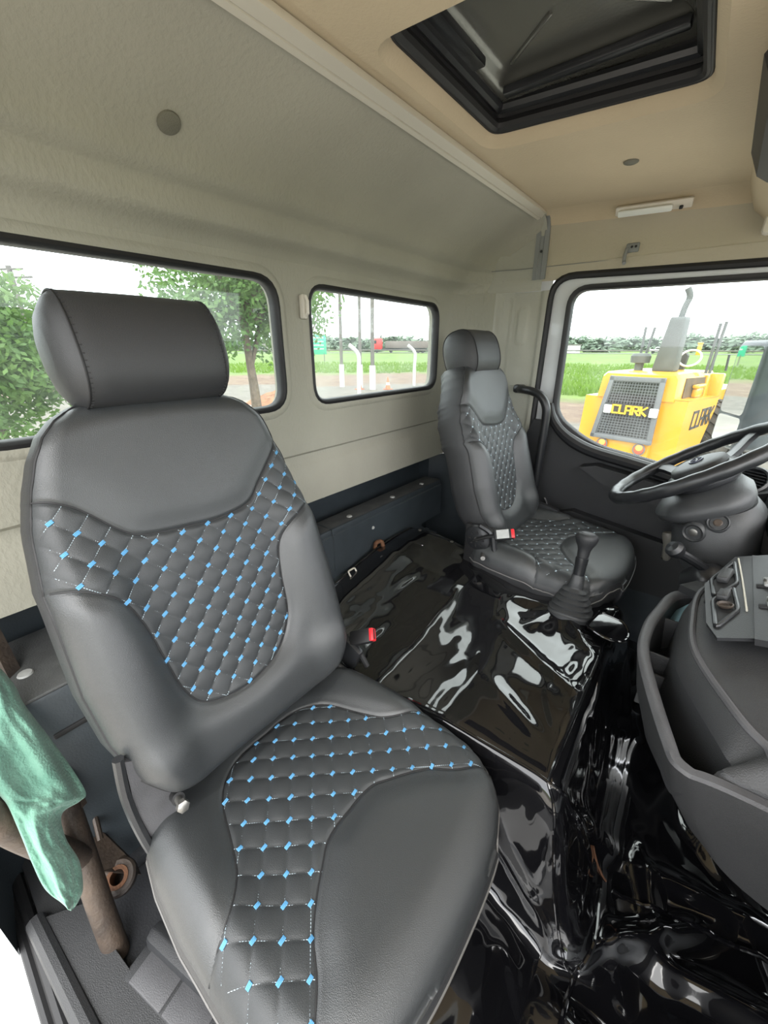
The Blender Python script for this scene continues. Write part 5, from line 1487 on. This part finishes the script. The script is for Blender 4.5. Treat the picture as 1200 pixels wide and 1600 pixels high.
swl = [LP(.46, 1.2, 1.07) + RL @ Vector((.16 * math.cos(t), .06 * math.sin(t), .13 * math.sin(t))) for t in [2 * pi * k / 28 for k in range(28)]]
obj('loader_steering_wheel', MB().tube(swl, .016, 8, True), 'lamp_white', wlr)
for P0, P1 in (((1.18, 1.0, .86), (1.20, 1.0, 1.58)), ((1.13, 1.0, .86), (1.07, 1.05, 1.57)), ((.13, 1.0, .84), (.12, 1.0, 1.60)), ((.08, 1.0, .84), (.05, 1.0, 1.62))):
    obj('canopy_post', MB().tube([LP(*P0), LP(*P1)], .022, 8), 'exhaust', wlr)
for a in (.22, .02):
    obj('control_lever', MB().tube([LP(a, 1.7, .86), LP(a + .02, 1.72, 1.12)], .018, 8), 'rubber', wlr)
# wheels with tread lugs
def wheel(a, b, z, r, w):
    c_ = LP(a, b, z); Rw_ = LW.to_track_quat('Z', 'Y').to_matrix()
    t = obj('tyre', MB().lathe([(r * .5, -w * .42), (r * .86, -w * .5), (r * .97, -w * .42), (r, -w * .2), (r, w * .2), (r * .97, w * .42), (r * .86, w * .5), (r * .5, w * .42)], c_, 36, Rw_), 'tyre', wlr, angle=40)
    lm = MB()
    for k in range(24):
        th_ = 2 * pi * k / 24
        for s_ in (-1, 1):
            th2 = th_ + (.13 if s_ > 0 else 0)
            p = c_ + Rw_ @ Vector((math.cos(th2) * r * 1.0, math.sin(th2) * r * 1.0, s_ * w * .25))
            R2 = Rw_ @ Matrix.Rotation(th2, 3, 'Z') @ Matrix.Rotation(s_ * .6, 3, 'X')
            lm.box(p, (.07, .075, w * .55), R2)
    obj('tread', lm, 'tyre', t, smooth=False)
    obj('wheel_rim', MB().lathe([(r * .5, -w * .3), (r * .5, w * .3), (r * .3, w * .1), (r * .2, w * .2), (0, w * .2)], c_, 24, Rw_), 'yellow', t, angle=40)
wheel(.12, 2.62, -.42, .68, .5); wheel(1.62, 2.35, -.42, .68, .5); wheel(-.05, 4.7, -.42, .68, .5); wheel(1.65, 4.7, -.42, .68, .5)
lbox('front_frame', .35, 1.25, 1.7, 5.2, -.55, .42, 'yellow')
lprism('lift_arm', [(.15, 3.8, .5), (.15, 4.3, .75), (.15, 6.0, -.5), (.15, 5.7, -.85)], (.14, 0, 0), 'yellow')
lprism('lift_arm', [(1.25, 3.8, .5), (1.25, 4.3, .75), (1.25, 6.0, -.5), (1.25, 5.7, -.85)], (.14, 0, 0), 'yellow')
lprism('bucket', [(-.35, 5.9, -1.0), (-.35, 6.1, -.3), (-.35, 6.7, -.2), (-.35, 6.9, -1.05)], (2.3, 0, 0), 'yellow')
lprism('step', [(-.35, 2.9, .30), (-.35, 3.05, .30), (-.35, 3.25, -.9), (-.35, 3.10, -.9)], (.12, 0, 0), 'yellow')

# ------------------------------------------------------------------ trees
def leaves(mb, c, R, n, sz, rnd, squash=.8, sub=14):
    centers = []
    for _ in range(sub):
        v = Vector((rnd.gauss(0, 1), rnd.gauss(0, 1), rnd.gauss(0, 1))).normalized() * rnd.random() ** .4
        centers.append(Vector(c) + Vector((v.x * R * .72, v.y * R * .72, v.z * R * .72 * squash)))
    V = []; F = []; k = len(mb.v)
    for i in range(n):
        cc = centers[i % sub]
        v = Vector((rnd.gauss(0, 1), rnd.gauss(0, 1), rnd.gauss(0, 1))).normalized() * (R * .42 * rnd.random() ** .45)
        p = cc + Vector((v.x, v.y, v.z * .8))
        a = Vector((rnd.gauss(0, 1), rnd.gauss(0, 1), rnd.gauss(0, .6) - .5)).normalized(); b = a.orthogonal().normalized()
        b = (Matrix.Rotation(rnd.random() * 6.28, 3, a) @ b) * sz * .22
        a *= sz * (.6 + .6 * rnd.random())
        V += [p, p + a * .5 + b, p + a, p + a * .5 - b]
        F.append((k, k + 1, k + 2, k + 3)); k += 4
    mb.v += [tuple(x) for x in V]; mb.f += F
def tree(name, label, x, y, h, R, cz, seed, n, sz, trunk_r, m='leaf', group=None, lean=(0, 0), squash=.8):
    rnd = random.Random(seed)
    gz = ground_z(x, y)
    t = thing(name, label, 'tree', (x, y, gz), group)
    top = Vector((x + lean[0], y + lean[1], cz + R * .2))
    tr = MB().tube(crom([(x, y, gz - .1), (x + lean[0] * .3 + .04, y + lean[1] * .3, gz + (cz - gz) * .35), (x + lean[0] * .7 - .05, y + lean[1] * .7, gz + (cz - gz) * .7), tuple(top)], 5),
                   [trunk_r * (1 - .8 * k / 15) for k in range(16)], 10)
    for _ in range(9):
        a = rnd.random() * 6.28; s0 = Vector((x, y, gz)).lerp(top, .45 + .4 * rnd.random())
        e_ = Vector((x + lean[0] + math.cos(a) * R * .75, y + lean[1] + math.sin(a) * R * .75, cz + (rnd.random() - .4) * R))
        tr.tube(crom([s0, s0.lerp(e_, .5) + Vector((0, 0, .15)), e_], 4), [trunk_r * .4 * (1 - .1 * k) for k in range(9)], 6)
    obj('trunk', tr, 'bark', t)
    lf = MB(); leaves(lf, (x + lean[0], y + lean[1], cz), R, n, sz, rnd, squash, 26)
    o = obj('foliage', lf, m, t, smooth=False, normals=False); stuff(o)
    return t
tree('leafy_tree', 'leafy green tree with pale trunk seen right of the near headrest', -7.35, 5.75, 5, 2.35, 2.55, 3, 14000, .155, .15, 'leaf2')
tree('leafy_tree', 'drooping green tree at the left edge of the near rear window', -7.35, 1.25, 5, 1.45, 1.15, 5, 12000, .13, .12, 'leaf', squash=1.0)
tree('leafy_tree', 'small sparse tree at the left of the far rear window', -10.3, 10.1, 5, 1.2, 3.2, 9, 1500, .18, .10, 'leaf', squash=1.0)

# far bushes along the horizon, copies of three shapes
protos = []
for k in range(3):
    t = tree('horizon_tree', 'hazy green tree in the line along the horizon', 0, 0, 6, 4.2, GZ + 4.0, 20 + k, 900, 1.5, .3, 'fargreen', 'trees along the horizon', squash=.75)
    protos.append(t)
rnd = random.Random(4)
spots = []
for k in range(64):
    row_ = k % 4; a = math.radians(58 + 7.2 * (k // 4) + row_ * 1.8 + rnd.random() * .4)
    spots.append((a, 150 + 34 * row_, .80 + .25 * rnd.random() + .12 * row_))
for k, (a, r, s_) in enumerate(spots):
    p = protos[k % 3]
    if k < 3: t = p
    else:
        t = p.copy(); COL.objects.link(t)
        for ch in list(p.children):
            c2 = ch.copy(); COL.objects.link(c2); c2.parent = t
    t.location = (r * math.cos(a), r * math.sin(a), ground_z(r * math.cos(a), r * math.sin(a)) - 1)
    t.scale = (s_ * 1.6, s_ * 1.6, s_)

# meadow grass tufts
rnd = random.Random(11); V = []; F = []
for k in range(26000):
    a = math.radians(84 + 66 * rnd.random()) if k % 3 else math.radians(84 + 14 * rnd.random()); r = 21 + 45 * rnd.random() ** 1.4
    x, y = r * math.cos(a), r * math.sin(a); z = ground_z(x, y) - .03
    nn = noise.noise((x * .25 * .25, y * .25 * .25, 0))
    if x / r < -.30 and r < 21 + min(1, (-.30 - x / r) / .18) * 20 + 4 * noise.noise((x * .2, y * .2, 5)): continue
    if r < 21 + 3.5 * (noise.noise((x * .2, y * .2, 3)) + .8): continue
    hgt = .16 + .30 * rnd.random(); w = .05 + .12 * rnd.random(); b = rnd.random() * 6.28
    dx, dy = math.cos(b) * w, math.sin(b) * w; i0 = len(V)
    V += [(x - dx, y - dy, z), (x + dx, y + dy, z), (x + rnd.gauss(0, .08), y + rnd.gauss(0, .08), z + hgt)]; F.append((i0, i0 + 1, i0 + 2))
go = obj('meadow_grass', MB().add(V, F), 'grass', smooth=False, normals=False)
tag(go, 'bright green meadow grass beyond the yard', 'grass', kind='stuff')

# poles and posts seen through the far rear window
for k, (x, y, h_, r_) in enumerate(((-17.4, 19.0, 9, .13), (-16.4, 19.6, 9, .13), (-14.9, 19.0, 10, .15))):
    L = ['thin weathered pole with white foot, leftmost of three beyond the far rear window', 'thin weathered pole with white foot, middle of three beyond the far rear window', 'thicker weathered pole with white foot, rightmost of three beyond the far rear window'][k]
    t = thing('pole', L, 'pole', (x, y, GZ), 'poles beyond the fence')
    obj('shaft', MB().tube([(x, y, GZ + 1.2), (x + .1, y, GZ + h_)], [r_ * .8, r_ * .6], 10), 'pole', t)
    obj('painted_foot', MB().tube([(x, y, GZ - .1), (x, y, GZ + 1.35)], r_ * 1.25, 10), 'whitewash', t)
for (x, y, L) in ((-13.2, 15.9, 'white concrete post with bent top, left one beyond the far rear window'), (-14.4, 22.6, 'white concrete post with bent top, right one beyond the far rear window'), (-8.6, 7.6, 'white post beside the tree trunk behind the near seat')):
    t = thing('bent_post', L, 'post', (x, y, GZ), 'white fence posts')
    obj('post', MB().tube(crom([(x, y, GZ - .1), (x, y, GZ + 1.2), (x, y, GZ + 2.0), (x - .35, y - .3, GZ + 2.45)], 4), .10 if x < -9 else .05, 8), 'whitewash', t)
for x, y, L in ((-15.6, 18.6, 'orange traffic cone at the foot of the middle pole'), (-14.3, 19.7, 'orange traffic cone right of the thicker pole')):
    t = thing('traffic_cone', L, 'cone', (x, y, GZ), 'traffic cones')
    obj('body', MB().lathe([(.16, .03), (.03, .70), (0, .70)], (x, y, GZ), 16), 'orange', t)
    obj('base', MB().box((x, y, GZ + .02), (.4, .4, .04)), 'orange', t)
    obj('band', MB().lathe([(.125, .25), (.095, .40)], (x, y, GZ + .0), 16), 'whitewash', t)

# road, guard rail, vehicles
def ribbon(pts, w, dz, nm, m):
    V = []; F = []
    for i, (x, y) in enumerate(pts):
        r = math.hypot(x, y); V += [(x, y, ground_z(x, y) + dz), (x * (1 + w / r), y * (1 + w / r), ground_z(x * (1 + w / r), y * (1 + w / r)) + dz)]
    for i in range(len(pts) - 1): F.append((2 * i, 2 * i + 1, 2 * i + 3, 2 * i + 2))
    return struct(nm, MB().add(V, F), m)
road_pts = [(118 * math.cos(math.radians(a)), 118 * math.sin(math.radians(a))) for a in range(70, 176, 3)]
ribbon(road_pts, 9, .06, 'road', 'asphalt')
gr = thing('guard_rail', 'low grey guard rail along the far road', 'rail', (*road_pts[6], 0))
gp = [(x * .985, y * .985, ground_z(x * .985, y * .985) + .75) for x, y in road_pts]
obj('beam', MB().tube(gp, .16, 4, flat=.9), 'pole', gr, smooth=False)
def far_vehicle(nm, label, cat, px_dir, r, kind):
    c_ = Vector((px_dir[0], px_dir[1], 0)).normalized(); p = c_ * r; z = ground_z(p.x, p.y) + .1
    tdir = Vector((-c_.y, c_.x, 0)) * -1   # tangent, pointing right in the view
    Rv = Matrix((tdir, -c_, Vector((0, 0, 1)))).transposed()
    t = thing(nm, label, cat, (p.x, p.y, z))
    def bx(n2, u0, u1, z0, z1, m, w=1.8, bev=.15): obj(n2, MB().box(Vector((p.x, p.y, z)) + Rv @ Vector(((u0 + u1) / 2, 0, (z0 + z1) / 2)), (u1 - u0, w, z1 - z0), Rv, bev), m, t)
    if kind == 'car':
        bx('body', -2.2, 2.2, .35, .95, 'farwhite'); bx('cabin', -1.1, 1.3, .9, 1.5, 'farwhite', 1.5, .3); bx('windows', -.95, 1.15, 1.0, 1.35, 'seam', 1.56, .05)
        for u in (-1.4, 1.4): obj('wheel', MB().lathe([(0, -.9), (.34, -.9), (.34, .9), (0, .9)], Vector((p.x, p.y, z + .34)) + Rv @ Vector((u, 0, 0)), 16, Rv @ Matrix.Rotation(pi / 2, 3, 'X')), 'rubber', t)
    else:
        bx('cab', -2.2, .4, .8, 3.7, 'red_paint', 2.4, .35); bx('cab_window', -2.25, -1.2, 2.3, 3.2, 'seam', 2.45, .05); bx('chassis', -2.0, 13, .7, 1.15, 'seam', 2.2)
        bx('trailer', 1.2, 14, 1.2, 3.0, 'trailer', 2.5, .05)
        for u in (-1.2, 2.8, 10.5, 11.8): obj('wheel', MB().lathe([(0, -1.2), (.5, -1.2), (.5, 1.2), (0, 1.2)], Vector((p.x, p.y, z + .5)) + Rv @ Vector((u, 0, 0)), 16, Rv @ Matrix.Rotation(pi / 2, 3, 'X')), 'rubber', t)
    return t
far_vehicle('car', 'small white car on the far road beyond the loader', 'car', ((-0.0909, 0.9959)), 121, 'car')
far_vehicle('truck', 'red truck with dull trailer on the far road in the far rear window', 'truck', ((-0.6224, 0.7827)), 121, 'truck')
ys_ = thing('yellow_post', 'yellow marker post by the far road right of the loader exhaust', 'post', (0, 0, 0)); 
yd = Vector((*(-0.0295, 0.9996), 0)).normalized() * 112; ys_.location = (yd.x, yd.y, ground_z(yd.x, yd.y))
obj('post', MB().box((yd.x, yd.y, ground_z(yd.x, yd.y) + .9), (.8, .8, 2.6), None, .1), 'yellow', ys_)
obj('cap', MB().box((yd.x, yd.y, ground_z(yd.x, yd.y) + 2.3), (1.0, 1.0, .3), None, .1), 'yellow', ys_)
bd = Vector((*(-0.2579, 0.9662), 0)).normalized() * 135
wb = thing('far_building', 'low white building at the left of the driver window horizon', 'building', (bd.x, bd.y, 0))
obj('wall', MB().box((bd.x, bd.y, ground_z(bd.x, bd.y) + 1.0), (6, 4, 2.0)), 'farwhite', wb)
obj('roof', MB().box((bd.x, bd.y, ground_z(bd.x, bd.y) + 2.15), (6.4, 4.4, .3)), 'pole', wb)
gs = Vector((*(-0.7262, 0.6874), 0)).normalized() * 70
sg = thing('road_sign', 'green road sign on posts at the left of the far rear window', 'sign', (gs.x, gs.y, GZ))
td = Vector((-gs.y, gs.x, 0)).normalized(); Rs = Matrix((td, gs.normalized(), Vector((0, 0, 1)))).transposed()
obj('board', MB().box(gs + Vector((0, 0, 1.6)), (2.6, .1, 3.0), Rs, .03), 'sign_green', sg)
for k in range(4): obj('text_line', MB().box(gs - gs.normalized() * .06 + Vector((0, 0, 2.6 - k * .55)), (1.8, .02, .16), Rs), 'whitewash', sg)
for s_ in (-1, 1): obj('post', MB().tube([gs + td * s_ * .9 + Vector((0, 0, GZ)), gs + td * s_ * .9 + Vector((0, 0, .3))], .07, 8), 'pole', sg)
up = Vector((*(-0.9743, 0.2252), 0)).normalized() * 28
ut = thing('utility_pole', 'distant utility pole with crossarm above the left tree', 'pole', (up.x, up.y, GZ))
obj('shaft', MB().tube([(up.x, up.y, GZ), (up.x, up.y, 4.9)], .12, 8), 'pole', ut)
obj('crossarm', MB().tube([(up.x - .9, up.y - .6, 4.4), (up.x + .9, up.y + .6, 4.4)], .06, 6).tube([(up.x - .6, up.y - .4, 4.75), (up.x + .6, up.y + .4, 4.75)], .05, 6), 'pole', ut)

# sand heap and dirt heap
def heap(nm, label, cx, cy, R, h, m, seed):
    V = []; F = []; NR, NT = 12, 40
    for i in range(NR + 1):
        for k in range(NT):
            t = 2 * pi * k / NT; r = R * i / NR; x, y = cx + r * math.cos(t), cy + r * math.sin(t)
            z = h * max(0, 1 - (i / NR) ** 1.4) * (1 + .35 * noise.noise((x * 1.2, y * 1.2, seed)))
            V.append((x, y, ground_z(x, y) - .03 + z + .08 * noise.noise((x * 3, y * 3, seed)) * (i < NR)))
    for i in range(NR):
        for k in range(NT): F.append((i * NT + k, i * NT + (k + 1) % NT, (i + 1) * NT + (k + 1) % NT, (i + 1) * NT + k))
    return tag(obj(nm, MB().add(V, F), m, angle=None), label, 'heap')
heap('sand_heap', 'pale sand heap right of the yellow loader', 5.4, 13.4, 2.9, 1.5, 'sand', 3)
M['dirt'] = mat('reddish_dirt', (0.27, 0.13, 0.07), 0.95, var=0.5, vscale=3, bump=1, bscale=9)
heap('dirt_heap', 'low reddish dirt heap right of the tree trunk', -14.5, 12.2, 1.8, .55, 'dirt', 5)
